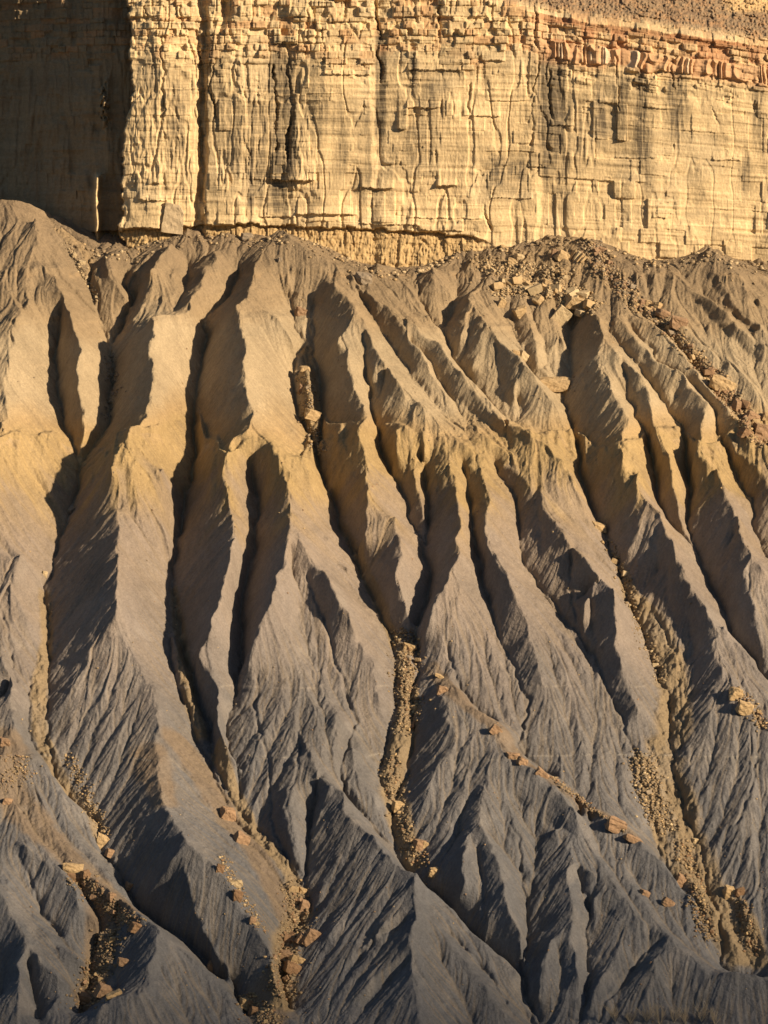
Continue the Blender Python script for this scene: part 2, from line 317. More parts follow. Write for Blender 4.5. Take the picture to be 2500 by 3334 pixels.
# membrane through the crest and gully lines, coarse to fine
def blur(a, n=1):
    for _ in range(n):
        a = np.pad(a, 1, mode='edge'); a = (a[:-2, 1:-1]+2*a[1:-1, 1:-1]+a[2:, 1:-1])/4
        a = np.pad(a, ((0, 0), (1, 1)), mode='edge'); a = (a[:, :-2]+2*a[:, 1:-1]+a[:, 2:])/4
    return a
def down(a):
    a = np.pad(a, ((0, a.shape[0] % 2), (0, a.shape[1] % 2)))
    return a[::2, ::2]+a[1::2, ::2]+a[::2, 1::2]+a[1::2, 1::2]
def resize(a, shp):
    yy = np.clip((np.arange(shp[0])+.5)*a.shape[0]/shp[0]-.5, 0, a.shape[0]-1); xx = np.clip((np.arange(shp[1])+.5)*a.shape[1]/shp[1]-.5, 0, a.shape[1]-1)
    y0 = np.minimum(yy.astype(int), a.shape[0]-2); x0 = np.minimum(xx.astype(int), a.shape[1]-2); fy = (yy-y0)[:, None]; fx = (xx-x0)[None]
    r0 = a[y0]*(1-fy)+a[y0+1]*fy
    return r0[:, x0]*(1-fx)+r0[:, x0+1]*fx
lv = [(S_, W_)]
while min(lv[-1][0].shape) > 24: lv.append((down(lv[-1][0]), down(lv[-1][1])))
H = None
for S2, W2 in lv[::-1]:
    m = W2 > 0; val = np.where(m, S2/np.maximum(W2, 1e-9), 0)
    H = np.full(S2.shape, val[m].mean()) if H is None else resize(H, S2.shape)
    for it in range(70):
        H[m] = val[m]
        a = np.pad(H, 1, mode='edge'); H = (a[:-2, 1:-1]+a[2:, 1:-1]+a[1:-1, :-2]+a[1:-1, 2:])/4
    H[m] = val[m]
H = blur(H, 1)
uu = U0+np.arange(NU)*DU; vv = V0+np.arange(NV)*DV
UU, VV = np.meshgrid(uu, vv)

# running water: many drops carve rills down the fall line
def erode(H, du, dv, n, steps, k, seed, p=0.5, cap=40, inertia=.35, avoid=None):
    r = np.random.default_rng(seed); ny, nx = H.shape
    T = math.tan(SL)
    P = H + (np.arange(ny)*dv*T)[:, None]
    gy, gx = np.gradient(P, dv, du)
    x = r.uniform(1, nx-2, n); y = r.uniform(1, ny-2, n); dx = np.zeros(n); dy = np.zeros(n)
    F = np.zeros(ny*nx)
    for s in range(steps):
        ix = x.astype(int); iy = y.astype(int); fx = x-ix; fy = y-iy; o = iy*nx+ix
        gxf = gx.ravel(); gyf = gy.ravel()
        ax = (gxf[o]*(1-fx)+gxf[o+1]*fx)*(1-fy)+(gxf[o+nx]*(1-fx)+gxf[o+nx+1]*fx)*fy
        ay = (gyf[o]*(1-fx)+gyf[o+1]*fx)*(1-fy)+(gyf[o+nx]*(1-fx)+gyf[o+nx+1]*fx)*fy
        dx = dx*inertia-ax*(1-inertia); dy = dy*inertia-ay*(1-inertia)
        l = np.hypot(dx, dy)+1e-9; dx /= l; dy /= l
        w = min(1.0, s/12)
        F += np.bincount(o, (1-fx)*(1-fy)*w, ny*nx)+np.bincount(o+1, fx*(1-fy)*w, ny*nx)+np.bincount(o+nx, (1-fx)*fy*w, ny*nx)+np.bincount(o+nx+1, fx*fy*w, ny*nx)
        x += dx*1.0*(dv/du); y += dy*1.0
        ok = (x > 1) & (x < nx-2) & (y > 1) & (y < ny-2)
        if not ok.all(): x, y, dx, dy = x[ok], y[ok], dx[ok], dy[ok]
    F = F.reshape(ny, nx)/(n/(ny*nx))/steps*100
    return np.minimum(F, cap*100/100)**p*k, F
# secondary gullies on a coarse grid
cs = (NV//4, NU//4); Hc = resize(H, cs)
cu, cv = (U1-U0)/cs[1], (V1-V0)/cs[0]
Uc, Vc = np.meshgrid(U0+np.arange(cs[1])*cu, V0+np.arange(cs[0])*cv)
Hc0 = Hc.copy()
Hc += 0.55*fbm(Uc/6, Vc/12, 3, 21)+.25*fbm(Uc/2, Vc/3, 2, 25)
for r_ in range(4):
    C, F = erode(Hc, cu, cv, 60000, 50, .12, 30+r_, .5, 60)
    Hc = Hc0 + (lambda q: np.clip(blur(q, 1)*.4+q*.6, -1.5, 1.0))(Hc-Hc0-(C-C.mean()))
dlt = Hc-Hc0
H = H + resize(dlt, H.shape)*.18
H += .10*fbm(UU/1.5, VV/2, 3, 41)
for r_ in range(3):
    C, FL = erode(H, DU, DV, 380000, 60, .014, 50+r_, .5, 40)
    H -= np.clip(C-C.mean(), -.2, .35)*.7

# rills: noise smeared down the fall line
def smear(H, nz, steps, seed):
    T = math.tan(SL); Hs = H; ny, nx = H.shape
    gy, gx = np.gradient(Hs, DV, DU); gy = gy+T
    gx = gx + .10*vn(UU/2.5, VV/3.5, seed)
    vx = gx/DU; vy = gy/DV; l = np.maximum(np.abs(vx), np.abs(vy))+1e-9; vx = (vx/l).astype(np.float32).ravel(); vy = (vy/l).astype(np.float32).ravel()
    nz = nz.astype(np.float32).ravel(); acc = nz.copy()
    for sg in (1, -1):
        y, x = np.mgrid[0:ny, 0:nx]; x = x.ravel().astype(np.float32)+.5; y = y.ravel().astype(np.float32)+.5
        o = np.arange(ny*nx)
        for k in range(steps):
            x += sg*vx[o]; y += sg*vy[o]
            np.clip(x, 0, nx-1, out=x); np.clip(y, 0, ny-1, out=y)
            o = y.astype(np.int32)*nx+x.astype(np.int32)
            acc += nz[o]
    acc = acc.reshape(ny, nx); return (acc-acc.mean())/acc.std()
Hb = blur(H, 5)
R1 = smear(Hb, rng.standard_normal(H.shape), 22, 301)
R2 = smear(Hb, blur(rng.standard_normal(H.shape), 5), 34, 305)
R3 = smear(blur(Hb, 6), blur(resize(rng.standard_normal((NV//5, NU//5)), H.shape), 2), 46, 307)
R4 = smear(blur(Hb, 6), blur(resize(rng.standard_normal((NV//11, NU//11)), H.shape), 2), 60, 308)
gd = np.clip(blur(GM, 12)*6, 0, 1); Z0_ = VV*VAX[2]+H*NAX[2]
H += (1-.7*gd)*((.14+.18*sstep(-45, 5, Z0_))*(.6-np.abs(np.clip(R4, -2, 2)))+.09*(.6-np.abs(np.clip(R3, -2, 2))))
inc = np.clip(blur(GM, 3)*1.6, 0, 1)
H -= .75*inc
rm = .55+.6*fbm(UU/7, VV/9, 2, 311)
H -= rm*(.07*np.clip(R1-1.0, 0, 2.2) + .07*np.clip(R2-1.0, 0, 2.0)) + .02*R2
# ---- beds: world height and picture-space helpers for layers
def worldpts(u, v, h): return np.stack([u, v*VAX[1]+h*NAX[1], v*VAX[2]+h*NAX[2]], -1)
Z = VV*VAX[2]+H*NAX[2]
wob = 3.4*fbm(UU/25, VV/60, 3, 61)
Zs = Z + wob*.5
def bed(z0, w): return np.exp(-((Zs-z0)/w)**2)
ledges = [(36.3, .3, .3), (46.0, .5, .5), (-30.6, .2, .12), (41.5, .25, .2), (-42, .25, .12)]
for z0, w, a in ledges:
    brk = sstep(-.25, .25, fbm(UU/3.5, VV/8, 3, int(abs(z0)*7)))
    H += a*brk*(bed(z0, w) + .8*bed(z0+w*1.6, w*1.5))
# lumpy, blocky weathering of the yellow band and of the rubble
lipn = Zs + .6*fbm(UU/3, VV/5, 3, 66) + 8.5*fbm(UU/15, VV/60, 3, 68)
bulge = (1-sstep(14.8, 16.4, lipn))*sstep(2.5, 13.5, lipn)
bulge = bulge*sstep(-.35, .25, fbm(UU/11, VV/30, 3, 69))
H += (1-.75*gd)*bulge*(1.45 + .8*(.5-np.abs(fbm(UU/3.2, VV/16, 3, 67))*2.2))
yb = sstep(2, 7, Zs)*(1-sstep(14.0, 15.8, Zs))
H += yb*(.28*np.abs(fbm(UU/1.6, VV/4.5, 3, 71)) - .12 + .10*fbm(UU/.6, VV/.9, 2, 73))
H += .07*fbm(UU/.55, VV/.6, 2, 77) + .13*fbm(UU/2.2, VV/3.0, 3, 78)

# ---- deposits (real patches of other material), painted along lines with a width in metres
def patch(lines, wid, seed, rough=.6):
    M = np.zeros((NV//4, NU//4))
    for line, ws in lines:
        P = np.array(parse(line)); P[:, 2] *= HGf(P[:, 0], P[:, 1]); u, v = on_plane(P[:, 0], P[:, 1], P[:, 2])
        q = densify(np.stack([u, v, np.interp(np.arange(len(P)), np.linspace(0, len(P)-1, len(ws)), ws)], 1), 0, 0, 0)[::6]
        for a in q:
            i0, i1 = int((a[0]-a[2]*2-U0)/cu), int((a[0]+a[2]*2-U0)/cu)+2; j0, j1 = int((a[1]-a[2]*2-V0)/cv), int((a[1]+a[2]*2-V0)/cv)+2
            i0, j0 = max(i0, 0), max(j0, 0)
            sub = M[j0:j1, i0:i1]
            if sub.size == 0: continue
            dd = np.hypot(Uc[j0:j1, i0:i1]-a[0], Vc[j0:j1, i0:i1]-a[1])/a[2]
            np.maximum(sub, 1-dd*.5, out=sub)
    M = resize(M, (NV, NU))
    return sstep(.38, .68, M + .22*rough*fbm(UU/1.5, VV/2.5, 4, seed))
BROWN = [('G 0 60 5,0 250 5,130 420 5,330 620 5,450 740 5,600 850 5.5,700 940 5', [5, 3.2, 2.6]), ('G 560 950 3,540 1100 2,520 1300 1,450 1450 0', [3.5, 2.6, 2.2]),
         ('E 1000 1120 1,1080 1230 4,1200 1330 5.5,1380 1460 6.5|I 290 110 7,450 200 7,560 290 7,700 380 6.3,830 450 6.5,960 560 6', [1.5, 2.4, 1.6, 1.2]),
         ('G 960 0 5,1080 150 4,1230 400 3.5,1380 600 3,1500 850 2.5,1590 1000 1.5', [3.2, 2.5, 2.2]),
         ('G 880 340 7.5,800 100 6', [2.5, 4]), ('G 1420 1400 0,1450 1550 0', [3, 4])]
BED = [('E 800 960 0,850 1080 0,870 1300 0,840 1490 0|H 790 200 -1.6,790 340 -2.5,850 560 -2,900 700 -2.5', [.6, 2.2, 2.6, 1.6]),
       ('F 850 560 0,920 740 0,1050 900 0,1130 1100 0,1150 1300 0,1130 1490 -1|I 1080 60 -2,1120 260 -2,1200 500 -2.5,1300 760 -3,1400 1000 -4,1500 1200 -4', [.8, 2.8, 3.5, 3.5, 3.2, 3]),
       ('I 960 130 -1,1040 350 -1.5,1070 550 -2,1200 780 -2.5', [1.6, 1.6, 1.2]), ('G 1160 100 -1,1350 500 -1.2,1560 760 -1.3,1620 980 -1.5,1530 1150 -1.5,1520 1530 -1.5', [1.3, 1.3, 2.6, 2.2]),
       ('D 235 720 0,250 960 0,200 1250 0,210 1490 0|G 260 100 0,350 290 0,500 420 0,530 560 0', [1.2, 1.6, 1.6, 1.4]), ('D 930 680 0,960 900 0,1010 1250 0,1080 1480 0', [.8, 1.5, 1.5]),
       ('B 330 720 2,340 950 2.5,360 1200 0,430 1450 0', [1.5, 1.7, 1.2]), ('E 500 350 -1,600 560 -.8,700 760 -1,800 1000 -1', [.8, 1.1, 1.1]),
       ('I 1460 880 -3,1560 1080 -4,1600 1230 -4', [1.6, 1.8])]
CHUTE = [('C 500 140 8,560 260 7.5,450 350 6,600 470 6.5', [5, 6, 5]), ('C 680 250 8,800 350 8,900 450 7.3,1150 660 6.2,1280 830 5.5,1440 1010 5.2,1600 1190 4.5,1700 1300 4', [5, 2.8, 1.7, 1.6, 2.2, 2.4]),
         ('C 100 220 6,250 250 6.5,350 200 7', [3, 4]), ('A 330 60 7.5,400 150 6,480 240 4.5,520 430 3', [2.5, 1.6, .8])]
MB, MG, MC = patch(BROWN, 1, 81), patch(BED, 1, 82), patch(CHUTE, 1, 83)
rub = np.maximum(MC, MG)
H += rub*(.75*np.abs(fbm(UU/1.5, VV/2.2, 3, 84)) + .12*np.abs(fbm(UU/.5, VV/.5, 2, 85)) - .08) + MB*.06*fbm(UU/.5, VV/.5, 2, 86)

Z = VV*VAX[2]+H*NAX[2]; Zs = Z+8.5*fbm(UU/15, VV/60, 3, 68)*.8+.5*fbm(UU/2, VV/3, 3, 92)
Zs = np.where(Zs < 14.5, Zs+np.clip(R2, -2, 2)*1.6+np.clip(R4, -2, 2)*2.2, Zs+.2*R2)
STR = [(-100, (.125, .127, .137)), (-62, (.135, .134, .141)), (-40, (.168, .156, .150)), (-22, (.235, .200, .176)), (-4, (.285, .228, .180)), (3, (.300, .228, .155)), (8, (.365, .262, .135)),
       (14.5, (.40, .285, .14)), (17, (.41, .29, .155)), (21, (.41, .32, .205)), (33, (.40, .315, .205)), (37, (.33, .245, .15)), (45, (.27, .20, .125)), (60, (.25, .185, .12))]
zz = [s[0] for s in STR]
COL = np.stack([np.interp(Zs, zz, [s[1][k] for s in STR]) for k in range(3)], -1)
def mixc(COL, m, c): return COL*(1-m[..., None]) + np.array(c)*m[..., None]
COL = mixc(COL, MB*.7, (.215, .155, .10)); COL = mixc(COL, MG*.8, (.27, .20, .115)); COL = mixc(COL, MC*.6, (.33, .235, .13))
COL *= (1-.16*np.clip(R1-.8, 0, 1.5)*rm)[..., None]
fl = np.clip(np.log1p(FL)/6, 0, 1)
COL = mixc(COL, sstep(.45, .85, fl)*.35, (.25, .19, .12))
COL = mixc(COL, sstep(.08, .5, fbm(UU/4+.3*R4, VV/12, 4, 305))*.22*sstep(10, -10, Z), (.33, .29, .25))
var = 1+.16*fbm(UU/9, VV/14, 3, 95)+.10*fbm(UU/.7, VV/1.6, 2, 96)+.05*rng.standard_normal(H.shape)
COL *= .92*var[..., None]
for z0, w, c, a in [(36.4, .25, (.46, .33, .18), .15), (-30.5, .16, (.38, .33, .275), .32), (-42, .14, (.3, .27, .23), .5), (46, .5, (.36, .25, .14), .5), (-9, .15, (.3, .25, .2), .3), (28, .18, (.4, .3, .19), .4)]:
    m = np.exp(-((Z+.3*fbm(UU/14, VV/9, 3, 5)+.1*fbm(UU/1, VV/1, 2, 6)-z0)/w)**2)*sstep(-.12, .3, fbm(UU/2.2, VV/6, 4, int(abs(z0)*3)+200))*a
    COL = mixc(COL, m, c)
m = sstep(.52, .62, fbm(UU/5, VV/6, 4, 303))*(Z < -18); COL = mixc(COL, m*.12, (.36, .33, .30))
COL = np.clip(COL, .01, .9)

# ------------------------------------------------------------------ mesh helpers
COLL = SC.collection
def grid_mesh(name, pts, col):
    ny, nx = pts.shape[:2]
    me = bpy.data.meshes.new(name); n = ny*nx
    me.vertices.add(n); me.vertices.foreach_set('co', pts.reshape(-1).astype(np.float32))
    a = (np.arange(ny-1)[:, None]*nx+np.arange(nx-1)[None]).ravel()
    f = np.stack([a, a+1, a+nx+1, a+nx], 1); m = len(f)
    me.loops.add(m*4); me.loops.foreach_set('vertex_index', f.ravel().astype(np.int32))
    me.polygons.add(m); me.polygons.foreach_set('loop_start', (np.arange(m)*4).astype(np.int32))
    me.polygons.foreach_set('use_smooth', np.ones(m, bool))
    me.update(); me.validate(verbose=False)
    ca = me.color_attributes.new('Col', 'FLOAT_COLOR', 'POINT')
    c = np.ones((n, 4), np.float32); c[:, :3] = col.reshape(-1, 3); ca.data.foreach_set('color', c.ravel())
    o = bpy.data.objects.new(name, me); COLL.objects.link(o); return o
def material(name, attr=None, color=(.3, .2, .1), rough=.95, nscale=4.0, namt=.25, bumps=((3, .3, .08),), stretch=(1, 1, 1)):
    m = bpy.data.materials.new(name); m.use_nodes = True; nt = m.node_tree; b = nt.nodes['Principled BSDF']
    b.inputs['Roughness'].default_value = rough; b.inputs['Specular IOR Level'].default_value = .12
    tc = nt.nodes.new('ShaderNodeTexCoord'); mp = nt.nodes.new('ShaderNodeMapping'); mp.inputs['Scale'].default_value = stretch
    nt.links.new(tc.outputs['Object'], mp.inputs[0])
    if attr:
        at = nt.nodes.new('ShaderNodeAttribute'); at.attribute_name = attr; src = at.outputs['Color']
    else:
        rg = nt.nodes.new('ShaderNodeRGB'); rg.outputs[0].default_value = (*color, 1); src = rg.outputs[0]
    n1 = nt.nodes.new('ShaderNodeTexNoise'); n1.inputs['Scale'].default_value = nscale; n1.inputs['Detail'].default_value = 6; n1.inputs['Roughness'].default_value = .65
    nt.links.new(mp.outputs[0], n1.inputs['Vector'])
    mr = nt.nodes.new('ShaderNodeMapRange'); mr.inputs[1].default_value = .25; mr.inputs[2].default_value = .75; mr.inputs[3].default_value = 1-namt; mr.inputs[4].default_value = 1+namt
    nt.links.new(n1.outputs[0], mr.inputs[0])
    mx = nt.nodes.new('ShaderNodeVectorMath'); mx.operation = 'SCALE'; nt.links.new(src, mx.inputs[0]); nt.links.new(mr.outputs[0], mx.inputs['Scale'])
    nt.links.new(mx.outputs[0], b.inputs['Base Color'])
    prev = None
    for sc, st, dist in bumps:
        nn = nt.nodes.new('ShaderNodeTexNoise'); nn.inputs['Scale'].default_value = sc; nn.inputs['Detail'].default_value = 5; nn.inputs['Roughness'].default_value = .6
        nt.links.new(mp.outputs[0], nn.inputs['Vector'])
        bp = nt.nodes.new('ShaderNodeBump'); bp.inputs['Strength'].default_value = st; bp.inputs['Distance'].default_value = dist
        nt.links.new(nn.outputs[0], bp.inputs['Height'])
        if prev: nt.links.new(prev.outputs[0], bp.inputs['Normal'])
        prev = bp
    nt.links.new(prev.outputs[0], b.inputs['Normal'])
    return m
def structure(o): o['kind'] = 'structure'; return o

M_SLOPE = material('shale_slope', 'Col', nscale=2.2, namt=.16, bumps=((1.6, .7, .4), (5, .7, .16)))
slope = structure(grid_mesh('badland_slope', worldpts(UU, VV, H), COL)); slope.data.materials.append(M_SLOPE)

# ------------------------------------------------------------------ cliff
CX0, CX1, CZ0, CZ1, CS = -112.0, 112.0, 36.0, 128.0, 0.125
xs = np.arange(CX0, CX1, CS); zs = np.arange(CZ0, CZ1, CS); XX, ZZ = np.meshgrid(xs, zs)
px, py = project(np.stack([XX, np.full_like(XX, YC-1), ZZ], -1)); X = px*1659/2500; Y = py*1659/2500
D = np.zeros_like(X)
edge = np.interp(Y, [-200, 0, 120, 200, 300, 420, 520], [276, 276, 279, 282, 262, 263, 260]) + 11*fbm(Y/38, X*0, 4, 401) + 5*(_h(np.floor(Y/13), X*0, 402)-.5) + 3*fbm(X/40, Y/9, 3, 403)
wx = X + 8*fbm(X/60, Y/60, 3, 402) + 5*fbm(X/15, Y/22, 3, 404) + (Y-250)*.015
prof = np.interp(wx, [-400, -60, 0, 100, 150, 215, 256, 274], [-30, -22, -19, -14, -11, -7, -6.5, 0]) if False else 0
PX = [262, 300, 340, 400, 424, 433, 441, 450, 520, 560, 590, 612, 640, 700, 800, 814, 828, 900, 1000, 1100, 1158, 1172, 1215, 1232, 1400, 1500, 1659, 1800, 2200]
PD = [0, .8, 1.2, .6, .2, -1.2, -1.0, 1.2, 1.8, .9, .5, .4, 1.3, 1.8, 1.3, .5, .9, 1.6, 1.6, 1.2, 1.0, .1, 0, .5, .9, .3, -1.5, -4, -12]
front = np.interp(wx, PX, PD)
# slot at 432 only deep in its upper and lower reaches
back = np.interp(X, [-600, -60, 0, 100, 150, 215, 262], [-40, -24, -20, -14.5, -11.5, -7.5, -7.0])
back += 4.9*np.exp(-((X-206-2*vn(Y/20, X*0, 412))/6.5)**2)*sstep(372, 385, Y)
back += 3.9*np.exp(-((X-222)/10)**2)*np.exp(-((Y-225)/45)**2)*(.7+.9*fbm(X/5, Y/9, 3, 410))
back += 1.6*fbm(X/26, Y/110, 4, 411)
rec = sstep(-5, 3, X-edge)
# vertical flutes
flm = np.clip(sstep(262, 300, X)*(1-sstep(640, 760, X))*sstep(120, 200, Y)*(1-sstep(380, 450, Y)) + .22*sstep(800, 840, X)*(1-sstep(1210, 1250, X))*sstep(60, 200, Y)*(1-sstep(420, 470, Y)) + .04, 0, 1)
rag = 1-np.abs(fbm(X/13+.8*fbm(X/20, Y/40, 2, 420), Y/120, 4, 421, .5))*2
flm = flm*sstep(-.35, .2, fbm(X/55, Y/120, 3, 426))
D += flm*(rag*.26 + .18*fbm(X/4.5, Y/34, 3, 423))
D += .7*fbm(X/70, Y/200, 2, 424)
D += (.3*sstep(.04, .12, np.abs(fbm(X/40, Y/150, 3, 425)))-.2)*(1-.6*sstep(1230, 1300, X))
# beds
dip = np.clip(X-1130, 0, None)*np.interp(Y, [0, 560], [.15, .04])
s = Y - dip + 3*fbm(X/120, Y/200, 2, 430)
D += .09*sstep(-.3, .3, fbm(X/60, s/16, 3, 434))*vn(s/2.6, X*0+X/160, 431)*(.5+.5*vn(X/25, s/20, 432)) + .12*vn(s/7, X/90, 433)
def blocks(rowh, colw, seed, xr=.5):
    b = np.cumsum(np.random.default_rng(seed).uniform(.45, 1.6, 400)*rowh)-300
    ss = s + 1.2*fbm(X/18, Y/18, 2, seed+1)
    r = np.searchsorted(b, ss.ravel()).reshape(s.shape)
    xo = X + _h(r, r*0+3, seed)*500 + colw*xr*vn(X/colw/1.4, r*7.7, seed+2)
    cw = colw*(.6+1.1*_h(r, r*0+5, seed)); c = np.floor(xo/cw)
    top = ss-np.where(r > 0, b[np.clip(r-1, 0, 399)], 0); bot = b[np.clip(r, 0, 399)]-ss
    fx = xo/cw-c; ex = np.minimum(fx, 1-fx)*cw
    ed = np.minimum(np.minimum(top, bot), ex)
    return _h(r, c, seed+4), _h(r, c, seed+6), ed
b1, b1c, e1 = blocks(17, 24, 500); b2, b2c, e2 = blocks(7, 13, 520); b3, b3c, e3 = blocks(30, 46, 540)
capx = sstep(30, 60, 210-s)                       # broken upper courses
upm = np.clip(sstep(45, -25, s-125+70*fbm(X/60, Y/45, 4, 550)), 0, 1)
midm = sstep(-.05, .25, fbm(X/90, Y/70, 3, 551))
ob = sstep(0, 2, s-80-6*fbm(X/22, X*0, 3, 562))*(1-sstep(0, 2, s-117-9*fbm(X/26, X*0, 3, 563)))*sstep(1165, 1200, X)
fw = X/30+1.6*fbm(X/35, X*0, 2, 560)+.5*vn(Y/30, X/40, 561); fz = fw-np.floor(fw); tri = np.where(fz < .6, fz/.6, (1-fz)/.4)
D += ob*(.9*tri-.2)
upm = upm*(1-ob)
D += upm*((b1-.5)*1.25*sstep(0, 1.6, e1) + (b2-.5)*.35 - .25*(1-sstep(0, 1.2, e1)))
D += (1-upm)*midm*sstep(-.1, .35, fbm(X/45, Y/35, 3, 555))*((b2-.5)*.30 - .08*(1-sstep(0, 1, e2)))
b4, b4c, e4 = blocks(58, 52, 580, .9); pl = sstep(-.25, .2, fbm(X/70, Y/60, 3, 552)); pl2 = sstep(-.1, .3, fbm(X/90, Y/90, 3, 553))
D += (1-upm)*(pl*(b3-.5)*.45 + pl2*(b4-.5)*.8)
# overhanging slab edges traced on the wall: x0,x1,y, depth, reach
for x0, x1, yl, a, L in [(585,680,389,1.4,22),(780,850,406,.8,14),(944,985,400,1.1,12),(640,770,462,.8,12),(560,640,468,.6,10),(780,905,484,.7,10),(880,1040,470,.4,8),(320,352,396,.6,10),(300,360,432,.7,14),(470,560,484,.9,18),(250,345,492,1.0,16),(905,1000,497,.6,12),(860,880,280,1.2,30),(880,950,232,.9,16),(1000,1080,250,.5,16),(1140,1180,360,.5,10),(1190,1240,270,.6,12),(1290,1350,300,.4,10),(1330,1420,340,.3,8),(1410,1440,470,.4,8),(1540,1600,345,.4,8),(600,700,90,.6,12),(880,1000,150,.7,12),(1040,1090,130,.7,12),(700,800,160,.6,10),(1060,1150,428,.4,10)]:
    yy = yl + 2.5*fbm(X/9, Y*0, 3, int(x0)) + (X-x0)*.02
    m = sstep(x0-2, x0+2, X)*(1-sstep(x1-2, x1+2, X))
    D += a*m*np.where(Y < yy, np.exp(-(yy-Y)/L), 0)
def crack(pts, w, a, seed):
    P = np.array(pts, float); xc = np.interp(Y, P[:, 1], P[:, 0]) + 6*vn(Y/38, Y*0+seed, seed+2) + 2.5*vn(Y/12, Y*0+seed, seed)+1.5*vn(Y/4, Y*0+seed, seed+1); w = w*(.75+.5*vn(Y/25, Y*0+seed, seed+5)); a = a*np.clip(.7+.9*vn(Y/30, Y*0+seed, seed+4), .1, 1.4)
    m = sstep(P[0, 1]-4, P[0, 1]+6, Y)*(1-sstep(P[-1, 1]-8, P[-1, 1]+3, Y))
    return -.7*a*m*np.exp(-((X-xc)/w)**2)
for k, (pts, w, a) in enumerate([([(428,60),(436,150),(436,300),(440,490)], 6, 1.6), ([(487,0),(478,60),(474,100)], 10, 2.2), ([(590,140),(595,240),(592,330)], 4, 1.8), ([(626,100),(628,240),(622,370)], 5, 1.6),
      ([(815,0),(818,90),(822,180)], 5, 1.8), ([(893,170),(892,215),(900,222)], 3, 1.4), ([(515,150),(520,190),(528,215)], 3, 1.2), ([(541,320),(540,380),(536,480)], 2, .9), ([(463,120),(455,200),(462,260)], 4, 1.4),
      ([(1160,0),(1158,120),(1152,230),(1150,320)], 3, 1.0), ([(1190,150),(1193,250),(1185,330)], 5, 1.0), ([(1330,120),(1332,180),(1336,240)], 3, .9), ([(1452,110),(1455,200)], 3, .7), ([(1535,230),(1550,270)], 2, .7), ([(1012,180),(1014,250)], 2.5, .9),
      ([(1040,440),(1052,480),(1058,500)], 2.5, 1.0), ([(700,60),(700,140)], 3, .9), ([(660,20),(655,120)], 3, .8), ([(352,40),(350,200),(356,300)], 3, .9), ([(312,10),(310,160)], 3, .9), ([(395,10),(398,150)], 3, .8), ([(946,0),(944,80)], 2.5, 1.2)]):
    D += crack(pts, w, a, 600+k*3)
D += .05*fbm(X/2.6, Y/7, 3, 701) + .025*fbm(X/.9, Y/1.2, 2, 703)
D = D*np.where(X < edge, .75, 1) + front*rec + back*(1-rec)
# soft fractured mudstone band under the lowest sandstone, x up to ~1060
ub = np.interp(X, [0, 200, 345, 400, 560, 780, 900, 1010, 1080], [493, 499, 490, 487, 484, 492, 500, 508, 530]) + 3*fbm(X/12, Y*0, 3, 710) + 6*(_h(np.floor(X/23+vn(X/40, X*0, 714)), X*0, 715)-.5)
um = sstep(0, 3, Y-ub)*(1-sstep(1010, 1075, X))
D -= um*(1.3 + .5*np.abs(fbm(X/6, Y/18, 4, 711)) + .4*fbm(X/14, Y/9, 3, 713) - np.clip(Y-ub, 0, 80)*.03)
# steep broken rim at the top right falls back in a rubbly bench
ztop = np.interp(X, [780, 1000, 1060, 1150, 1300, 1400, 1500, 1659, 1900], [-60, -30, 5, 25, 52, 62, 78, 100, 130]) + 4*fbm(X/30, Y*0, 3, 720)
over = np.clip(ztop - Y, 0, None)*.0965
rim = sstep(0, 3, over)
D = np.where(over > 0, D*(1-.75*rim) - over*1.35 + rim*(1.1*np.abs(fbm(X/8, Y/6, 4, 721))+.9*(b2-.5)*sstep(-.1, .2, fbm(X/25, Y/10, 3, 722))), D)
top2 = np.clip(-60-Y, 0, None)*.0965; D -= top2*.5
# colour
CB = np.stack([np.full_like(X, c) for c in (.66, .495, .28)], -1)
lay = .5+.3*vn(s/3.2+vn(X/30, s/9, 803), X/300, 800)*sstep(-.3, .4, fbm(X/50, s/14, 3, 804))+.35*vn(s/13, X/200, 801)
CB *= (.74+.40*lay)[..., None]
warm = sstep(0, .5, fbm(X/80, Y/60, 3, 802)); CB = mixc(CB, warm*.35, (.50, .40, .26))
# desert varnish and water stains running down the wall, plus painted recess shade
vx = X + 4*fbm(X/30, Y/70, 2, 810)
st = np.zeros_like(X)
for xc, w, y0, y1, a in [(600,12,80,480,.75),(628,8,110,420,.8),(560,20,200,470,.35),(700,25,180,330,.3),(822,7,60,330,.8),(855,12,300,400,.3),(893,6,110,220,.6),(940,18,150,280,.4),(910,25,240,400,.35),(1015,8,180,250,.4),(1070,14,330,430,.6),(1120,18,330,430,.55),(1182,16,100,420,.75),(1205,10,120,380,.8),(1215,14,280,480,.4),(1300,12,130,330,.45),(1340,14,150,340,.4),(1385,9,120,380,.65),(1400,5,240,420,.4),(1462,14,120,320,.6),(1480,5,60,180,.5),(1530,9,180,260,.35),(1610,8,330,450,.5),(1680,10,100,300,.5),(505,14,200,400,.3),(455,10,60,300,.5),(470,12,100,350,.35),(1000,30,80,200,.3),(330,10,80,260,.3),(380,14,150,380,.35),(541,6,300,480,.6),(740,10,200,420,.25),(790,14,220,460,.25),(1250,7,200,400,.3),(1640,10,150,330,.35)]:
    m = np.exp(-np.abs((vx-xc)/w/1.7)**2.5)*sstep(y0-20, y0+40, Y)*(1-sstep(y1-70, y1+20, Y)); st = np.maximum(st, a*m)
streak = .5+.9*fbm(vx/3.4, Y/90, 4, 811, .6)
st = np.clip(st*(.85+.9*sstep(.25, .75, streak)) + .10*sstep(.5, .8, streak)*sstep(100, 200, Y)*(1-sstep(380, 470, Y)), 0, .9)
st *= (.8+.3*vn(s/2, X/40, 812))
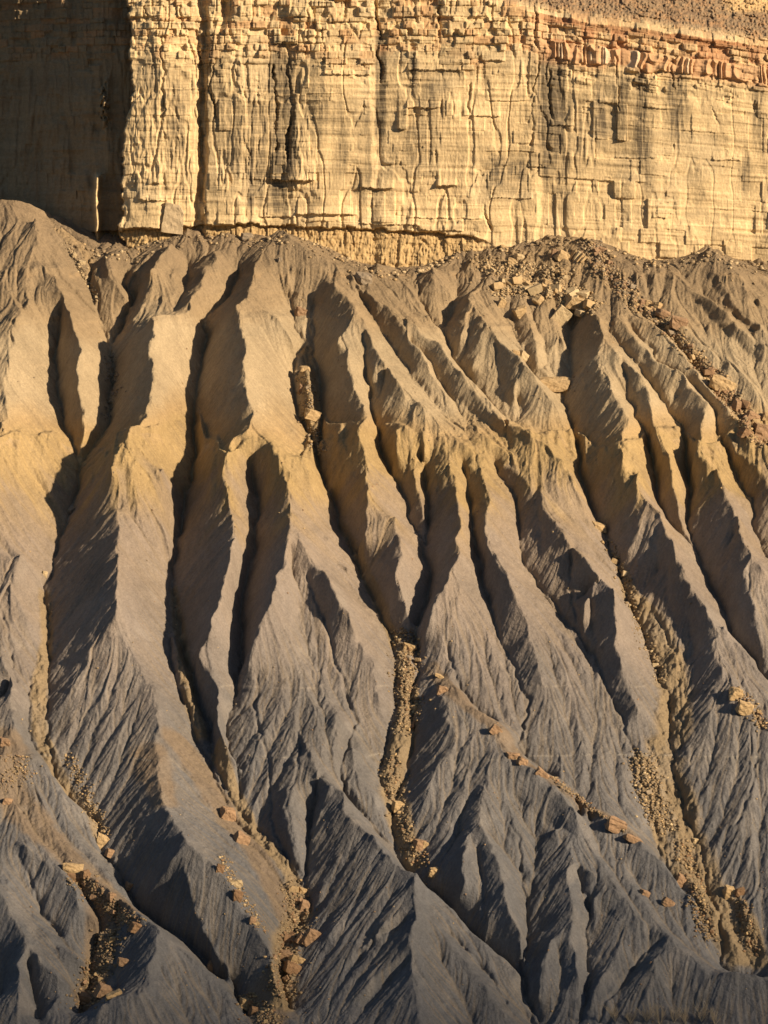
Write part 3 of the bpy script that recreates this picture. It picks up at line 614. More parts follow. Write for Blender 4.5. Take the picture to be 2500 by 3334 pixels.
CB = mixc(CB, (1-rec)*.75*(1-np.exp(-((X-206)/7)**2)*sstep(368, 380, Y)), (.16, .12, .08))  # shade of the left recess painted into the wall, pillar left out
CB = mixc(CB, np.clip(st*1.25, 0, .9), (.10, .08, .058))
# rusty faces of the upper courses
st = np.clip(st, 0, .9); rust = upm*sstep(.55, .95, b1c)*.6*sstep(200, 60, Y+60*fbm(X/80, Y/80, 2, 820)); CB = mixc(CB, rust, (.46, .25, .12))
upm = np.clip(upm+ob, 0, 1)
CB = mixc(CB, sstep(1100, 1220, X)*sstep(0, 3, Y-ztop)*(1-sstep(30, 60, s-80))*(.25+.6*(b3c > .4)), (.46, .25, .135)); hz = _h(np.floor(fw), np.floor(fw)*0, 77); CB = mixc(CB, ob*(.2+.55*(hz > .45)), (.55, .34, .19)); CB = mixc(CB, ob*(hz < .3)*.7, (.68, .53, .37))
darkbed = sstep(0, 4, Y-ztop)*(1-sstep(10, 26, Y-ztop))*sstep(1120, 1200, X); CB = mixc(CB, darkbed*.7, (.30, .15, .075))
CB = mixc(CB, rim*.88, (.21, .145, .095)); CB = mixc(CB, rim*sstep(.1, .4, fbm(X/9, Y/6, 3, 830))*.4, (.45, .26, .13))
CB = mixc(CB, sstep(1560, 1600, X)*sstep(30, 10, Y)*rim*.8, (.58, .40, .20))
lowm = sstep(480, 520, Y)*sstep(1060, 1100, X); CB = mixc(CB, lowm*.4, (.50, .38, .22))
CB = mixc(CB, um*.75, (.40, .275, .13)); CB = mixc(CB, um*sstep(.0, .4, fbm(X/3, Y/16, 3, 712))*.5, (.27, .17, .08))
CB *= (1+.10*fbm(X/5, Y/5, 3, 840)+.04*rng.standard_normal(X.shape))[..., None]
M_CLIFF = material('sandstone_cliff', 'Col', nscale=1.4, namt=.14, bumps=((1.3, .35, .18), (5, .3, .06)), stretch=(1, 1, 1.6))
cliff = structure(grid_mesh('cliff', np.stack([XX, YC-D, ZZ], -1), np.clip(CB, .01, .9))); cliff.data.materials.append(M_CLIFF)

# ------------------------------------------------------------------ the wide land around
def simple_mesh(name, verts, faces, mat, parent=None, smooth=False):
    me = bpy.data.meshes.new(name); me.from_pydata([tuple(v) for v in verts], [], faces); me.update()
    if smooth: me.polygons.foreach_set('use_smooth', np.ones(len(faces), bool))
    o = bpy.data.objects.new(name, me); COLL.objects.link(o); me.materials.append(mat); o.parent = parent; return o
M_FLOOR = material('desert_floor', None, (.15, .135, .12), nscale=.02, namt=.2, bumps=((.3, .4, .5),))
g = 14000
structure(simple_mesh('desert_floor', [(-g, -g, -104), (g, -g, -104), (g, g, -104), (-g, g, -104)], [(0, 1, 2, 3)], M_FLOOR))

# ------------------------------------------------------------------ finding the ground under a picture point
def hsample(u, v):
    a = np.clip((u-U0)/DU, 0, NU-1.001); b = np.clip((v-V0)/DV, 0, NV-1.001); i = a.astype(int); j = b.astype(int); fx = a-i; fy = b-j
    return (H[j, i]*(1-fx)+H[j, i+1]*fx)*(1-fy)+(H[j+1, i]*(1-fx)+H[j+1, i+1]*fx)*fy
def ground(px, py):
    px = np.atleast_1d(np.asarray(px, float)); py = np.atleast_1d(np.asarray(py, float)); d = ray(px, py)
    t = (16-CAMP @ NAX)/(d @ NAX); done = np.zeros(len(px), bool)
    for _ in range(400):
        P = CAMP+t[:, None]*d; below = (P @ NAX) < hsample(P[:, 0], P @ VAX); done |= below
        t = np.where(done, t, t+.15)
        if done.all(): break
    return CAMP+(t-.07)[:, None]*d

# ------------------------------------------------------------------ rocks
R = random.Random(11)
ROCKM = {'tan': material('tan_sandstone', None, (.42, .30, .165), nscale=1.5, namt=.3, bumps=((1.6, .7, .25), (6, .5, .06))),
         'buff': material('buff_sandstone', None, (.46, .355, .215), nscale=1.5, namt=.3, bumps=((1.6, .7, .25), (6, .5, .06))),
         'rust': material('rusty_sandstone', None, (.30, .195, .12), nscale=1.5, namt=.3, bumps=((1.6, .7, .25), (6, .5, .06))),
         'brown': material('brown_sandstone', None, (.25, .155, .09), nscale=1.5, namt=.3, bumps=((1.6, .7, .25), (6, .5, .06))),
         'pale': material('pale_mudstone', None, (.40, .31, .20), nscale=1.5, namt=.3, bumps=((1.6, .7, .25), (6, .5, .06))),
         'earth': material('dusty_stone', None, (.25, .185, .115), nscale=1.5, namt=.3, bumps=((1.6, .7, .25), (6, .5, .06))),
         'grey': material('grey_mudstone', None, (.27, .215, .155), nscale=1.5, namt=.3, bumps=((1.6, .7, .25), (6, .5, .06)))}
def hull_pts(r, jit=.16, cham=.45):
    pts = []
    for sx in (-1, 1):
        for sy in (-1, 1):
            for sz in (-1, 1):
                p = np.array([sx*(.5+r.uniform(-jit, jit*.5)), sy*(.5+r.uniform(-jit, jit*.5)), sz*(.5+r.uniform(-jit, jit*.5))])
                if r.random() < cham:
                    for k in range(3):
                        q = p.copy(); q[k] *= r.uniform(.25, .8); pts.append(q)
                else: pts.append(p)
    return pts
def rock_mesh(name, seed, dims, fine=False, jit=.16, cham=.45, lay=0):
    r = random.Random(seed); bm = bmesh.new()
    for p in hull_pts(r, jit, cham): bm.verts.new((p[0]*dims[0], p[1]*dims[1], p[2]*dims[2]))
    res = bmesh.ops.convex_hull(bm, input=bm.verts[:]); 
    dead = [g for g in res['geom_interior'] if isinstance(g, bmesh.types.BMVert)] + [g for g in res['geom_unused'] if isinstance(g, bmesh.types.BMVert)]
    if dead: bmesh.ops.delete(bm, geom=list(set(dead)), context='VERTS')
    if fine:
        bmesh.ops.triangulate(bm, faces=bm.faces[:])
        for k in range(3):
            long = [e for e in bm.edges if e.calc_length() > max(dims)*.14]
            if long: bmesh.ops.subdivide_edges(bm, edges=long, cuts=1, use_grid_fill=False)
            bmesh.ops.triangulate(bm, faces=bm.faces[:])
        bm.normal_update(); co = np.array([v.co[:] for v in bm.verts]); m = min(dims)
        n = fbm(co[:, 0]/m*2.2+co[:, 2]*1.7+seed, co[:, 1]/m*2.2+co[:, 2]*.9, 3, seed)
        ly = np.sign(np.sin(co[:, 2]/m*14+seed))*lay
        for v, a, b in zip(bm.verts, n, ly): v.co += v.normal*(a*.09*m+b*m)
    me = bpy.data.meshes.new(name); bm.to_mesh(me); bm.free(); return me
def tagg(o, label, cat, group=None):
    o['label'] = label; o['category'] = cat
    if group: o['group'] = group
def crop(c, x, y): return TO[c][0]+x/1.659, TO[c][1]+y/1.659
PXM = .0372
HERO = [
 # tile, x, y(centre), width px, height px, depth ratio, spin, tilt(y), material, name, label
 ('C',535,525,80,120,.45,.3,.55,'buff','boulder','large smooth buff slab tilted down the slope below the rock heap at the cliff foot'),
 ('C',620,462,95,60,.7,.2,.25,'tan','boulder','broad blocky tan boulder just above and right of the large smooth buff slab'),
 ('C',655,525,60,40,.8,.7,.1,'buff','boulder','buff block below the broad blocky boulder, right of the large smooth slab'),
 ('C',545,212,62,58,.8,.5,.5,'tan','boulder','tan cube-like boulder leaning at the very top of the rock heap near the cliff'),
 ('C',505,205,34,55,.8,.2,.2,'rust','boulder','narrow rusty block leaning on the left of the cube-like boulder under the cliff'),
 ('C',605,205,16,60,1.6,.6,.5,'tan','rock_slab','leftmost thin tan slab in the fan of tilted slabs under the cliff'),
 ('C',625,212,14,60,1.6,.6,.6,'buff','rock_slab','second thin slab from the left in the fan of tilted slabs under the cliff'),
 ('C',643,222,14,55,1.6,.6,.7,'tan','rock_slab','third thin slab from the left in the fan of tilted slabs under the cliff'),
 ('C',660,232,13,45,1.6,.6,.75,'tan','rock_slab','rightmost and lowest thin slab in the fan of tilted slabs under the cliff'),
 ('C',315,222,46,36,.9,.5,.2,'buff','boulder','rounded buff boulder left of the rock heap, beside a brown block'),
 ('C',275,245,42,38,.9,.1,.1,'tan','boulder','brown-tan block just left of and below the rounded buff boulder'),
 ('C',478,418,34,36,.8,.3,.2,'buff','boulder','bright buff block in the middle of the rock heap above the large slab'),
 ('C',425,452,58,52,.8,.8,.6,'tan','boulder','tilted tan boulder in the rock heap left of the large smooth slab'),
 ('C',220,470,36,56,.8,.4,.3,'tan','boulder','upright tan boulder at the left end of the rock heap'),
 ('C',318,515,60,60,.9,.4,-.5,'tan','boulder','leaning layered boulder at the lower left of the rock heap'),
 ('C',762,182,44,30,.9,.2,.2,'rust','boulder','rusty boulder on the rubble crest right of the slab fan, close to the wall'),
 ('C',800,250,30,22,.9,.7,.2,'rust','boulder','small rusty block below the rusty boulder on the rubble crest'),
 ('C',508,905,165,62,.55,.05,.04,'tan','boulder','wide flat-topped tan boulder wedged across the gully below the rock heap'),
 ('C',345,757,62,36,.7,.6,.5,'buff','boulder','buff wedge-shaped block perched on a grey knob left of the wide flat boulder'),
 ('C',300,742,40,28,.7,.3,.2,'tan','boulder','small tan block touching the upper left of the wedge-shaped perched block'),
 ('C',1175,572,100,66,.6,.25,.35,'rust','boulder','long rounded rusty boulder lying at the upper end of the rubble chute'),
 ('C',1088,525,62,44,.8,.4,.4,'rust','boulder','rusty block against the upper left end of the long rounded boulder'),
 ('C',1062,484,40,40,.9,.9,.2,'tan','boulder','upright tan block uphill of the long rounded boulder'),
 ('C',985,470,40,30,.9,.4,.2,'rust','boulder','uppermost rusty block at the head of the rubble chute'),
 ('C',1015,472,30,26,.9,.1,.3,'tan','boulder','tan block beside the uppermost rusty block at the head of the chute'),
 ('C',1412,905,130,72,.6,.3,.4,'tan','boulder','big broken tan slab filling the middle of the rubble chute'),
 ('C',1395,945,50,40,.8,.8,.4,'rust','boulder','rusty block below the left corner of the big broken tan slab'),
 ('C',1498,1020,54,56,.8,.6,.3,'rust','boulder','rusty angular boulder in the chute below the big broken slab'),
 ('C',1572,1082,72,66,.8,.5,.5,'rust','boulder','red-brown tilted block low in the chute above the biggest boulder'),
 ('C',1618,1162,92,88,.9,.3,.2,'rust','boulder','biggest red-brown boulder at the right edge of the picture low in the chute'),
 ('C',1535,1170,60,44,.8,.6,.2,'brown','boulder','brown block left of the biggest boulder at the right edge'),
 ('C',1655,1080,50,36,.8,.2,.2,'tan','boulder','tan block above the biggest boulder, cut by the right edge of the picture'),
 ('B',297,513,48,44,.8,.3,.2,'rust','boulder','lone reddish block on the smooth slope left of the long diagonal crest'),
 ('B',360,1068,80,52,.7,.5,.2,'tan','boulder','large tan block at the foot of the rubble tongue in the gully'),
 ('B',318,828,46,30,.8,.2,.1,'tan','boulder','tan block at the top of the rubble tongue in the gully'),
 ('B',300,932,28,46,.8,.2,.1,'rust','boulder','upright rusty block on the left side of the rubble tongue'),
 ('B',186,238,24,22,.9,.2,.1,'grey','boulder','small pale grey block alone on the smooth fan below the cliff'),
 ('B',640,335,80,54,.8,.4,.1,'grey','boulder','rounded brown boulder half buried in the fan below the undercut band'),
 ('B',1216,138,30,84,.7,.2,.05,'brown','standing_stone','dark upright stone standing against the foot of the cliff'),
 ('A',443,254,36,20,.8,.3,.2,'buff','boulder','pale buff block in the rubble streak on the left hill'),
 ('A',402,215,24,22,.8,.3,.2,'buff','boulder','pale block just above the buff block on the left hill'),
 ('A',1330,112,56,36,.8,.3,.1,'grey','boulder','rounded grey boulder on the smooth slope at the foot of the dark crack'),
 ('D',240,606,26,26,.8,.3,.2,'buff','boulder','pale block stuck at the mouth of the leftmost gully where the yellow beds end'),
 ('D',388,258,56,20,.8,.9,-.4,'grey','boulder','tilted flat block in the shadow of the leftmost gully'),
 ('E',885,1002,60,36,.7,.2,.2,'tan','boulder','pale tan slab at the top of the boulder bed in the middle gully'),
 ('E',1062,1232,46,38,.8,.3,.2,'rust','boulder','reddish block near the top of the brown crest right of the middle gully'),
 ('E',1045,1160,46,16,.8,.2,.45,'tan','boulder','thin tan slab lying above the reddish block on the brown crest'),
 ('E',1345,1448,56,44,.6,.3,.7,'rust','boulder','long red-brown block lying across the upper brown crest'),
 ('F',745,350,68,40,.7,.4,.3,'tan','boulder','large tan boulder in the shaded right gully below the yellow beds'),
 ('F',1485,1250,60,50,.8,.4,.2,'tan','boulder','uppermost tan block of the rocky crest at the right edge'),
 ('F',1530,1330,70,54,.8,.2,.4,'tan','boulder','larger tan block below the uppermost one on the rocky crest at the right edge'),
 ('H',1440,98,60,34,.6,.3,.1,'rust','boulder','flat rusty slab on the brown crest right of the twin knolls'),
 ('H',1492,128,50,40,.7,.6,.4,'rust','boulder','red-brown block just right of the flat rusty slab on the brown crest'),
 ('H',1600,192,66,40,.5,.3,.6,'rust','boulder','dark red-brown slab sloping down the brown crest'),
 ('I',835,465,84,64,.7,.2,.3,'rust','boulder','bulky red-brown outcrop block near the lower end of the brown crest'),
 ('I',925,545,76,28,.6,.2,.5,'rust','boulder','long low red-brown block at the lower end of the brown crest'),
 ('I',1450,832,62,50,.8,.25,.2,'tan','boulder','bright orange-tan block standing on the right bank of the deep right gully'),
 ('I',1506,832,36,44,.8,.25,.1,'brown','boulder','darker brown block just right of the bright orange-tan block'),
 ('I',1185,768,48,56,.8,.4,.5,'rust','boulder','rusty tilted block on the left bank of the deep right gully'),
 ('I',992,840,44,30,.8,.4,.4,'rust','boulder','rusty block alone on the grey slope left of the deep right gully'),
 ('I',1120,888,66,36,.5,.3,.6,'rust','rock_slab','pale rusty slab lying on the grey slope below the lone rusty block'),
 ('I',1268,558,36,30,.8,.4,.2,'buff','boulder','pale block on the gully rim where the channel bends'),
 ('H',935,570,50,52,.8,.4,.2,'rust','boulder','rusty block on the rubble bar behind the central grey peak'),
 ('H',822,370,56,48,.8,.4,.3,'tan','boulder','tan block in the narrows of the middle gully'),
 ('H',968,577,26,30,.8,.3,.1,'tan','boulder','small tan block right of the rusty block on the rubble bar'),
 ('H',1015,720,44,44,.8,.3,.1,'tan','boulder','tan block right behind the summit of the central grey peak'),
 ('G',1232,402,66,58,.8,.5,.3,'rust','boulder','upper of two orange-brown boulders on the tan spur left of centre'),
 ('G',1300,542,78,66,.7,.5,.5,'rust','boulder','lower and larger of two orange-brown boulders on the tan spur left of centre'),
 ('G',396,706,88,46,.6,.2,.1,'tan','boulder','wide tan boulder on the brown crest at lower left'),
 ('G',400,748,70,34,.6,.2,.1,'brown','boulder','dark brown block directly beneath the wide tan boulder at lower left'),
 ('G',462,736,40,40,.8,.6,.1,'brown','boulder','dark brown block just right of the wide tan boulder at lower left'),
 ('G',600,852,36,32,.8,.6,.1,'rust','boulder','rusty block at the right rim of the brown crest at lower left'),
 ('G',568,1362,76,62,.8,.4,.3,'rust','boulder','big orange-brown boulder low in the lower left gully'),
 ('G',615,1392,70,36,.6,.2,-.4,'tan','rock_slab','tan slab leaning on the right of the big orange-brown boulder'),
 ('G',470,1412,76,50,.8,.2,.2,'brown','boulder','brown boulder left of and below the big orange-brown boulder'),
 ('G',672,1208,56,34,.8,.2,.2,'rust','boulder','rusty flat block on the slope above the lower left gully'),
 ('G',612,1092,40,30,.8,.2,.2,'tan','boulder','tan block near the top of the lower left gully rubble'),
 ('G',735,1020,50,50,.8,.5,.3,'brown','boulder','dark brown block at the head of the lower left gully'),
 ('G',1140,1236,40,58,.7,.4,.3,'rust','boulder','upright rusty block alone at the right foot of the grey pyramid'),
 ('G',1270,786,60,34,.6,.2,-.1,'buff','rock_slab','pale flat slab on the grey flank right of the pyramid'),
 ('G',1188,704,36,44,.7,.3,.2,'brown','boulder','brown-grey block above the pale flat slab on the grey flank'),
 ('G',1285,850,44,50,.8,.3,.2,'brown','boulder','stacked-looking brown block below the pale flat slab'),
 ('G',1362,982,30,32,.8,.3,.2,'rust','boulder','orange block low on the right edge of the grey pyramid'),
 ('G',552,552,56,62,.8,.3,.3,'tan','boulder','tan boulder standing in the bend of the leftmost gully'),
 ('G',595,618,40,38,.8,.6,.3,'rust','boulder','rusty block just below the tan boulder in the gully bend'),
 ('G',700,800,38,32,.8,.6,.3,'rust','boulder','small orange block on the right bank of the leftmost gully'),
 ('G',40,342,44,32,.8,.2,.2,'rust','boulder','rusty block at the left edge of the picture on the brown slope'),
 ('G',25,22,50,36,.8,.2,.2,'rust','boulder','rusty block at the left edge above the brown slope'),
 ('G',1545,1172,80,34,.7,.2,.1,'rust','rock_slab','wide flat red-brown slab in the boulder field left of the central peak'),
 ('G',1605,1196,72,34,.6,.3,.4,'tan','rock_slab','tan slab tilted right beside the wide flat red-brown slab'),
 ('G',1555,1085,46,44,.8,.3,.3,'brown','boulder','dark brown block above the wide flat red-brown slab'),
 ('G',1625,1085,44,50,.8,.3,.7,'rust','boulder','orange-brown block right of the dark brown block above the flat slabs'),
 ('G',1572,1235,70,54,.8,.6,.3,'brown','boulder','dark brown boulder under the two flat slabs'),
 ('H',355,1070,70,80,.6,.4,.6,'rust','boulder','tall orange-brown boulder leaning on the foot of the central grey peak'),
 ('H',318,908,44,60,.8,.4,.3,'rust','boulder','orange block in the gully left of the central grey peak, uphill of the leaning boulder'),
 ('H',306,826,32,28,.8,.4,.2,'tan','boulder','tan block higher up the gully left of the central grey peak'),
 ('G',1325,1430,54,50,.8,.3,.2,'tan','boulder','tan boulder at the bottom edge between the two lower left grey spurs'),
 ('G',1385,1480,60,40,.8,.3,.2,'brown','boulder','brown boulder below the tan boulder at the bottom edge'),
]
def place(o, P, spin, tilt, lift):
    o.location = (P[0]+NAX[0]*lift, P[1]+NAX[1]*lift, P[2]+NAX[2]*lift)
    o.rotation_euler = (math.radians(12), tilt, spin)
xy = np.array([crop(h[0], h[1], h[2]+h[4]*.32) for h in HERO]); G3 = ground(xy[:, 0], xy[:, 1])
for i, (hh, P) in enumerate(zip(HERO, G3)):
    c, x, y, w, h_, dr, sp, ti, mt, nm, lab = hh
    me = rock_mesh(nm, 1000+i, (w*PXM*1.08, w*PXM*dr*1.0, h_*PXM*1.12), True, lay=.012)
    me.materials.append(ROCKM[mt]); o = bpy.data.objects.new(nm, me); COLL.objects.link(o)
    place(o, P, sp, ti, h_*PXM*.14); tagg(o, lab, 'rock slab' if nm == 'rock_slab' else 'boulder' if nm == 'boulder' else 'rock')
# the tall pale slab at the cliff foot
P = ground(*crop('A', 930, 110))[0]
me = rock_mesh('rock_slab', 77, (4.6, 3.0, 6.4), True, jit=.06, cham=.3); me.materials.append(ROCKM['pale'])
o = bpy.data.objects.new('rock_slab', me); COLL.objects.link(o); o.location = (P[0], P[1], P[2]+3.4); o.rotation_euler = (0, .12, .25)
tagg(o, 'tall smooth grey-tan slab standing at the foot of the cliff below its left corner', 'rock slab')

# smaller rocks: sets strewn along lines; each set of look-alikes shares one label
VARS = {k: [rock_mesh('rock', 2000+j*7+i, (1, [.8, .9, .6, 1.0][j % 4], [.7, .5, .35, .8][j % 4]), False) for j in range(6)] for i, k in enumerate(ROCKM)}
for k in VARS:
    for me in VARS[k]: me.materials.append(ROCKM[k])
SETS = [
 (60, 'C', [(210,400),(300,380),(380,400),(460,390),(540,410),(620,440),(690,500)], 48, (1.2, 2.9), ('tan','buff','tan'), 'the rock heap under the cliff', 'rocks heaped under the cliff'),
 (16, 'C', [(100,260),(200,290),(420,300),(560,330)], 50, (.7, 1.2), ('tan','buff'), 'the scatter above the rock heap', 'rocks strewn above the heap'),
 (24, 'C', [(700,150),(780,300),(860,360),(930,450)], 45, (.7, 1.3), ('rust','tan','grey'), 'the slope right of the slab fan', 'rocks on the upper rubble slope'),
 (34, 'C', [(930,480),(1020,520),(1130,620),(1200,700),(1290,800)], 30, (.8, 1.8), ('tan','rust','tan','grey'), 'the upper rubble chute', 'rocks of the upper rubble chute'),
 (40, 'C', [(1290,800),(1380,880),(1450,990),(1530,1080),(1600,1180),(1650,1230)], 36, (.9, 2.2), ('rust','tan','brown'), 'the lower rubble chute', 'rocks of the lower rubble chute'),
 (8, 'A', [(360,150),(440,290),(490,380),(520,460)], 14, (.6, 1.1), ('buff',), 'the rubble streak on the left hill', 'rocks of the left hill streak'),
 (8, 'A', [(590,740),(620,930),(570,1110)], 22, (.6, 1.2), ('grey',), 'the shaded bed of the leftmost gully', 'rocks in the shaded gully bed'),
 (10, 'B', [(300,860),(350,950),(330,1060),(370,1160),(410,1300)], 35, (.6, 1.3), ('tan','grey'), 'the rubble tongue of the second gully', 'rocks of the rubble tongue'),
 (22, 'E', [(840,920),(880,1060),(850,1200),(900,1330),(850,1450)], 48, (.7, 1.5), ('tan','buff','brown'), 'the upper boulder bed of the middle gully', 'rocks of the upper middle bed'),
 (12, 'H', [(780,100),(790,240),(850,520),(920,620),(960,700)], 42, (.6, 1.4), ('tan','brown'), 'the rubble bed behind the central peak', 'rocks of the lower middle bed'),
 (14, 'F', [(800,440),(880,620),(960,900),(1040,1060),(1090,1200)], 24, (.7, 1.5), ('tan','buff'), 'the upper deep right gully', 'rocks of the upper right gully'),
 (22, 'I', [(980,100),(1010,280),(1060,420),(1130,500)], 50, (.6, 1.3), ('tan','buff','grey'), 'the scree fan left of the deep right gully', 'rocks of the right scree fan'),
 (14, 'I', [(1190,560),(1240,700),(1300,960),(1340,1090)], 40, (.6, 1.2), ('brown','tan'), 'the banks of the lower right gully', 'rocks of the lower right gully'),
 (10, 'I', [(1500,880),(1540,960),(1590,1180)], 30, (.6, 1.2), ('tan','brown'), 'the far right bank below the orange-tan block', 'rocks of the far right bank'),
 (8, 'F', [(1470,1230),(1560,1320),(1640,1440)], 30, (.9, 1.7), ('tan','brown'), 'the rocky crest at the right edge', 'rocks of the right edge crest'),
 (10, 'I', [(480,210),(560,270),(700,380),(780,440),(880,520)], 14, (.7, 1.5), ('rust','brown'), 'the brown crest right of the knolls', 'rocks of the brown crest'),
 (24, 'G', [(1580,800),(1610,960),(1560,1130),(1510,1250),(1540,1400)], 50, (.7, 1.7), ('brown','rust','tan'), 'the boulder field left of the central peak', 'rocks of the central boulder field'),
 (20, 'G', [(420,740),(520,860),(640,960),(720,1000)], 46, (.6, 1.5), ('brown','rust'), 'the brown crest at lower left', 'rocks of the lower left crest'),
 (18, 'G', [(600,1050),(540,1200),(500,1330),(440,1450)], 48, (.6, 1.4), ('brown','rust','tan'), 'the lower left gully', 'rocks of the lower left gully'),
 (10, 'G', [(1200,650),(1260,800),(1360,950),(1430,1060)], 24, (.6, 1.0), ('tan','buff','brown'), 'the right flank of the grey pyramid', 'rocks of the pyramid flank'),
 (3, 'G', [(60,100),(130,180),(20,260)], 60, (.5, 1.0), ('tan','rust'), 'the brown slope at the left edge', 'rocks of the left edge slope'),
 (10, 'G', [(380,100),(420,200),(500,400),(580,520)], 30, (.5, 1.0), ('tan',), 'the middle reach of the leftmost gully', 'rocks of the leftmost gully'),
 (8, 'G', [(1330,1400),(1420,1500),(1500,1540)], 50, (.7, 1.3), ('brown','tan'), 'the bottom edge gully between grey spurs', 'rocks at the bottom edge'),
]
nr = np.random.default_rng(5)
def strew(c, line, wid, n):
    P = np.array([crop(c, *p) for p in line]); d = np.r_[0, np.cumsum(np.hypot(*np.diff(P, axis=0).T))]; s_ = nr.uniform(0, d[-1], n)
    return np.interp(s_, d, P[:, 0])+nr.normal(0, wid*.6/1.659, n), np.interp(s_, d, P[:, 1])+nr.normal(0, wid*.35/1.659, n)
budget = 300-len(HERO)-1; tot = sum(s_[0] for s_ in SETS); stone = []
for n, c, line, wid, (a, b), mats, lab, grp in SETS:
    n1 = int(n*budget/tot*.999); x, y = strew(c, line, wid, n1); g_ = ground(x, y); rk = np.argsort(np.argsort(y))/max(1, n1-1)
    for P, q in zip(g_, rk):
        k = R.choice(mats); sz = a+(b-a)*R.random()**1.8
        adj = {'tan': 'tan', 'buff': 'pale buff', 'rust': 'reddish', 'brown': 'dark brown', 'grey': 'grey', 'pale': 'pale'}[k]
        big = 'larger' if sz > a+(b-a)*.35 else 'small'
        wh = ('', 'high', 'midway', 'low')[1+min(2, int(q*3))] if n1 > 5 else ''
        o = bpy.data.objects.new('rock', R.choice(VARS[k])); COLL.objects.link(o)
        o.location = (P[0], P[1]-sz*.05, P[2]+sz*.12); o.scale = (sz, sz, sz); o.rotation_euler = (R.uniform(-.5, .5), R.uniform(-.5, .5), R.uniform(0, 6.28)); tagg(o, f'{big} {adj} rock'+(f', {wh} in ' if wh else ' in ')+lab, 'rock', grp)
    n2 = int(n*46*max(.5, wid/40)); x, y = strew(c, line, wid*1.25, n2); g2 = ground(x, y)
    for P in g2: stone.append((P, min(a*.95, .2+.55*R.random()**3), 'earth' if R.random() < (.75 if c in 'GHIEF' else .4) else mats[R.randrange(len(mats))]))
cbx = nr.uniform(250, 2500, 900); cby = np.interp(cbx, cb[:, 0], cb[:, 1]) + 6 + np.abs(nr.normal(0, 22, 900))
for P in ground(cbx, cby):
    if P[1] < YC-1.5: stone.append((P, .25+.75*R.random()**3, R.choice(('tan', 'buff', 'earth', 'earth'))))
# loose stones scattered thinly over everything
x = nr.uniform(0, 2500, 700); y = nr.uniform(800, 3334, 700)
for P in ground(x, y):
    if P[1] < YC-2: stone.append((P, .18+.25*R.random()**3, R.choice(('tan', 'rust', 'grey'))))
# one heap of stones nobody could count
base = []
for j in range(8):
    bm = bmesh.new(); r = random.Random(j+5)
    for p in hull_pts(r, .2, .3): bm.verts.new(p)
    res = bmesh.ops.convex_hull(bm, input=bm.verts[:]); dd = [g_ for g_ in set(res['geom_interior']+res['geom_unused']) if isinstance(g_, bmesh.types.BMVert)]
    if dd: bmesh.ops.delete(bm, geom=dd, context='VERTS')
    bmesh.ops.triangulate(bm, faces=bm.faces[:]); bm.verts.index_update()
    base.append((np.array([v.co[:] for v in bm.verts]), np.array([[v.index for v in f.verts] for f in bm.faces]))); bm.free()
VS, FS, MI, off = [], [], [], 0; mk = list(ROCKM)
for P, sz, k in stone:
    v, f = base[R.randrange(8)]; M = np.array(Matrix.Rotation(R.uniform(0, 6.28), 3, 'Z') @ Matrix.Rotation(R.uniform(-.6, .6), 3, 'X'))
    VS.append((v*np.array([1, .8, .6])*sz) @ M.T + P + np.array([0, 0, sz*.1])); FS.append(f+off); off += len(v); MI += [mk.index(k)]*len(f)
VS = np.concatenate(VS); FS = np.concatenate(FS)
me = bpy.data.meshes.new('rubble'); me.vertices.add(len(VS)); me.vertices.foreach_set('co', VS.ravel().astype(np.float32))
me.loops.add(len(FS)*3); me.loops.foreach_set('vertex_index', FS.ravel().astype(np.int32)); me.polygons.add(len(FS)); me.polygons.foreach_set('loop_start', (np.arange(len(FS))*3).astype(np.int32))
for k in mk: me.materials.append(ROCKM[k])
me.polygons.foreach_set('material_index', np.array(MI, np.int32)); me.update(); me.validate()
o = bpy.data.objects.new('rubble', me); COLL.objects.link(o); o['kind'] = 'stuff'; o['label'] = 'loose small tan and brown stones lying in the gullies and chutes'; o['category'] = 'rubble'

# ------------------------------------------------------------------ bare shrubs at the bottom edge
M_TWIG = material('dry_twig', None, (.50, .41, .29), nscale=5, namt=.2, bumps=((8, .3, .02),))
def shrub(px_, py_, hgt, seed, lab):
    r = random.Random(seed); P = ground(px_, py_-14)[0]; V_, F_ = [], []
    def tube(a, b, ra, rb):
        d = (b-a).normalized(); s1 = d.orthogonal().normalized(); s2 = d.cross(s1); k = len(V_)
        for c, rr in ((a, ra), (b, rb)):
            for q in range(3): V_.append(c+s1*math.cos(q*2.094)*rr+s2*math.sin(q*2.094)*rr)
        for q in range(3): F_.append((k+q, k+(q+1) % 3, k+3+(q+1) % 3, k+3+q))
    def grow(a, d, L, rad, lev):
        p = a
        for k in range(3):
            d = (d+Vector((r.uniform(-.22, .22), r.uniform(-.22, .22), r.uniform(-.02, .2)))).normalized(); q = p+d*L/3; tube(p, q, rad*(1-k*.22), rad*(1-(k+1)*.22)); p = q
            if lev > 0:
                for z in range(2): grow(p, (d+Vector((r.uniform(-.7, .7), r.uniform(-.7, .7), r.uniform(0, .4)))).normalized(), L*r.uniform(.4, .62), rad*.55, lev-1)
    for k in range(7):
        a = r.uniform(0, 6.28); grow(Vector((0, 0, -.1)), Vector((math.cos(a)*.55, math.sin(a)*.55, 1)).normalized(), hgt*r.uniform(.55, .9), .05, 2)
    o = simple_mesh('bare_shrub', V_, F_, M_TWIG); o.location = P.tolist(); tagg(o, lab, 'shrub', 'bare shrubs at the bottom edge')
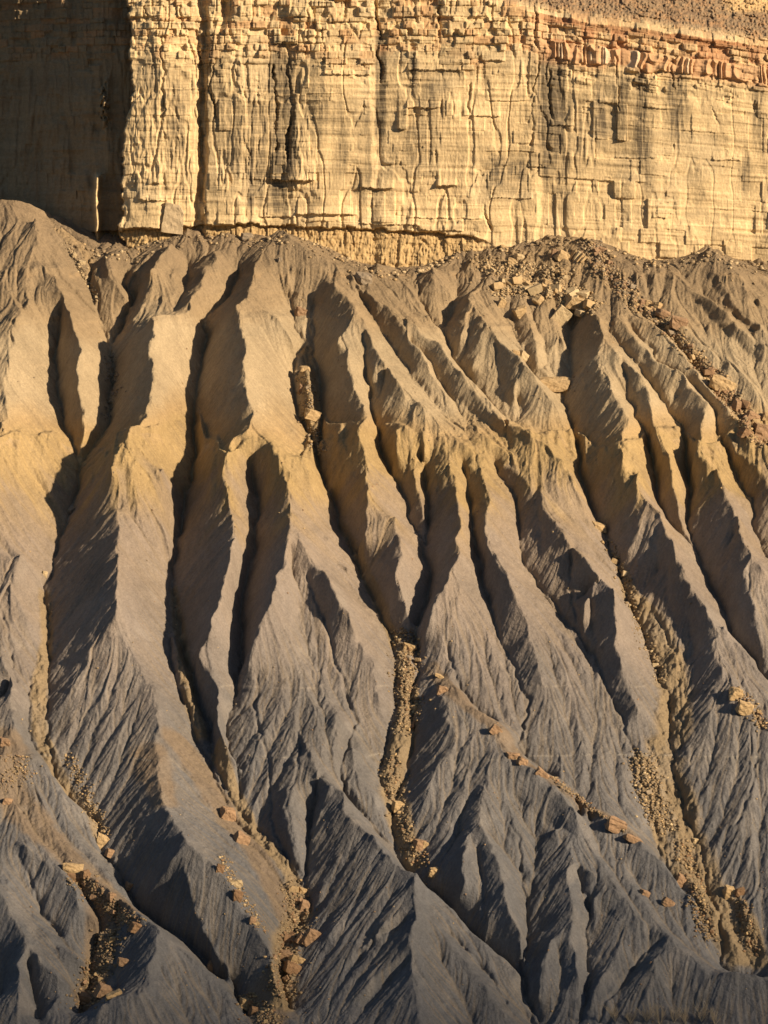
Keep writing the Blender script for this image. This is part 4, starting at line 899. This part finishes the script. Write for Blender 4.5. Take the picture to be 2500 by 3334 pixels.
for i, (x, y, hg, lab) in enumerate([(835,1560,2.6,'leftmost bare twiggy shrub at the bottom edge'),(915,1570,2.2,'bare shrub right of the leftmost one at the bottom edge'),(1005,1560,2.8,'tall bare shrub, third from the left at the bottom edge'),(1075,1575,3.0,'bare shrub, fourth from the left at the bottom edge'),
      (1150,1565,2.2,'low bare shrub, fifth from the left at the bottom edge'),(1215,1575,2.8,'bare shrub, sixth from the left at the bottom edge'),(1300,1560,3.2,'tallest bare shrub, second from the right at the bottom edge'),(1375,1575,2.4,'rightmost bare twiggy shrub at the bottom edge')]):
    shrub(*crop('I', x, y), hg, 40+i, lab)

# ------------------------------------------------------------------ unseen range added to block part of the sun from the lower slope
hx = np.linspace(-1500, 8500, 260); pr = [(-3600, -104), (-3000, 500), (-2450, 1010), (-1980, 1273), (-1900, 1228), (-1700, 820), (-1400, 260), (-1180, -104)]
hy = np.linspace(0, 7, 64); HXX, HT = np.meshgrid(hx, hy)
HY = np.interp(HT, range(8), [p[0] for p in pr]); HZ = np.interp(HT, range(8), [p[1] for p in pr])
core = sstep(200, 1100, HXX)*(1-sstep(5200, 7500, HXX))
HZ = -104+(HZ+104)*core + (HT > .3)*(HT < 6.7)*(14*fbm(HXX/300, HY/200, 4, 901)-6)*np.clip(np.abs(HT-3)*1.2, .35, 1)*core
ccol = np.ones(HXX.shape+(3,))*np.array([.26, .20, .14])*(1+.15*fbm(HXX/200, HY/120, 4, 902))[..., None]
sun_block_hills = structure(grid_mesh('sun_block_hills', np.stack([HXX, HY, HZ], -1), ccol)); sun_block_hills.data.materials.append(material('sun_block_rock', 'Col', nscale=.02, namt=.2, bumps=((.05, .6, 8),)))

dups = {}
for o in bpy.data.objects:
    if o.get('label') and o.get('group'): dups.setdefault(o['label'], []).append(o)
for lab, os_ in dups.items():
    if len(os_) > 1:
        os_.sort(key=lambda o: project(np.array(o.location[:]))[0]); n = len(os_)
        nm = {2: ['leftmost', 'rightmost'], 3: ['leftmost', 'middle', 'rightmost'], 4: ['leftmost', 'second from left', 'second from right', 'rightmost'], 5: ['leftmost', 'second from left', 'middle', 'second from right', 'rightmost'], 6: ['leftmost', 'second from left', 'third from left', 'third from right', 'second from right', 'rightmost']}.get(n)
        if nm:
            for o, w_ in zip(os_, nm): o['label'] = lab+', '+w_
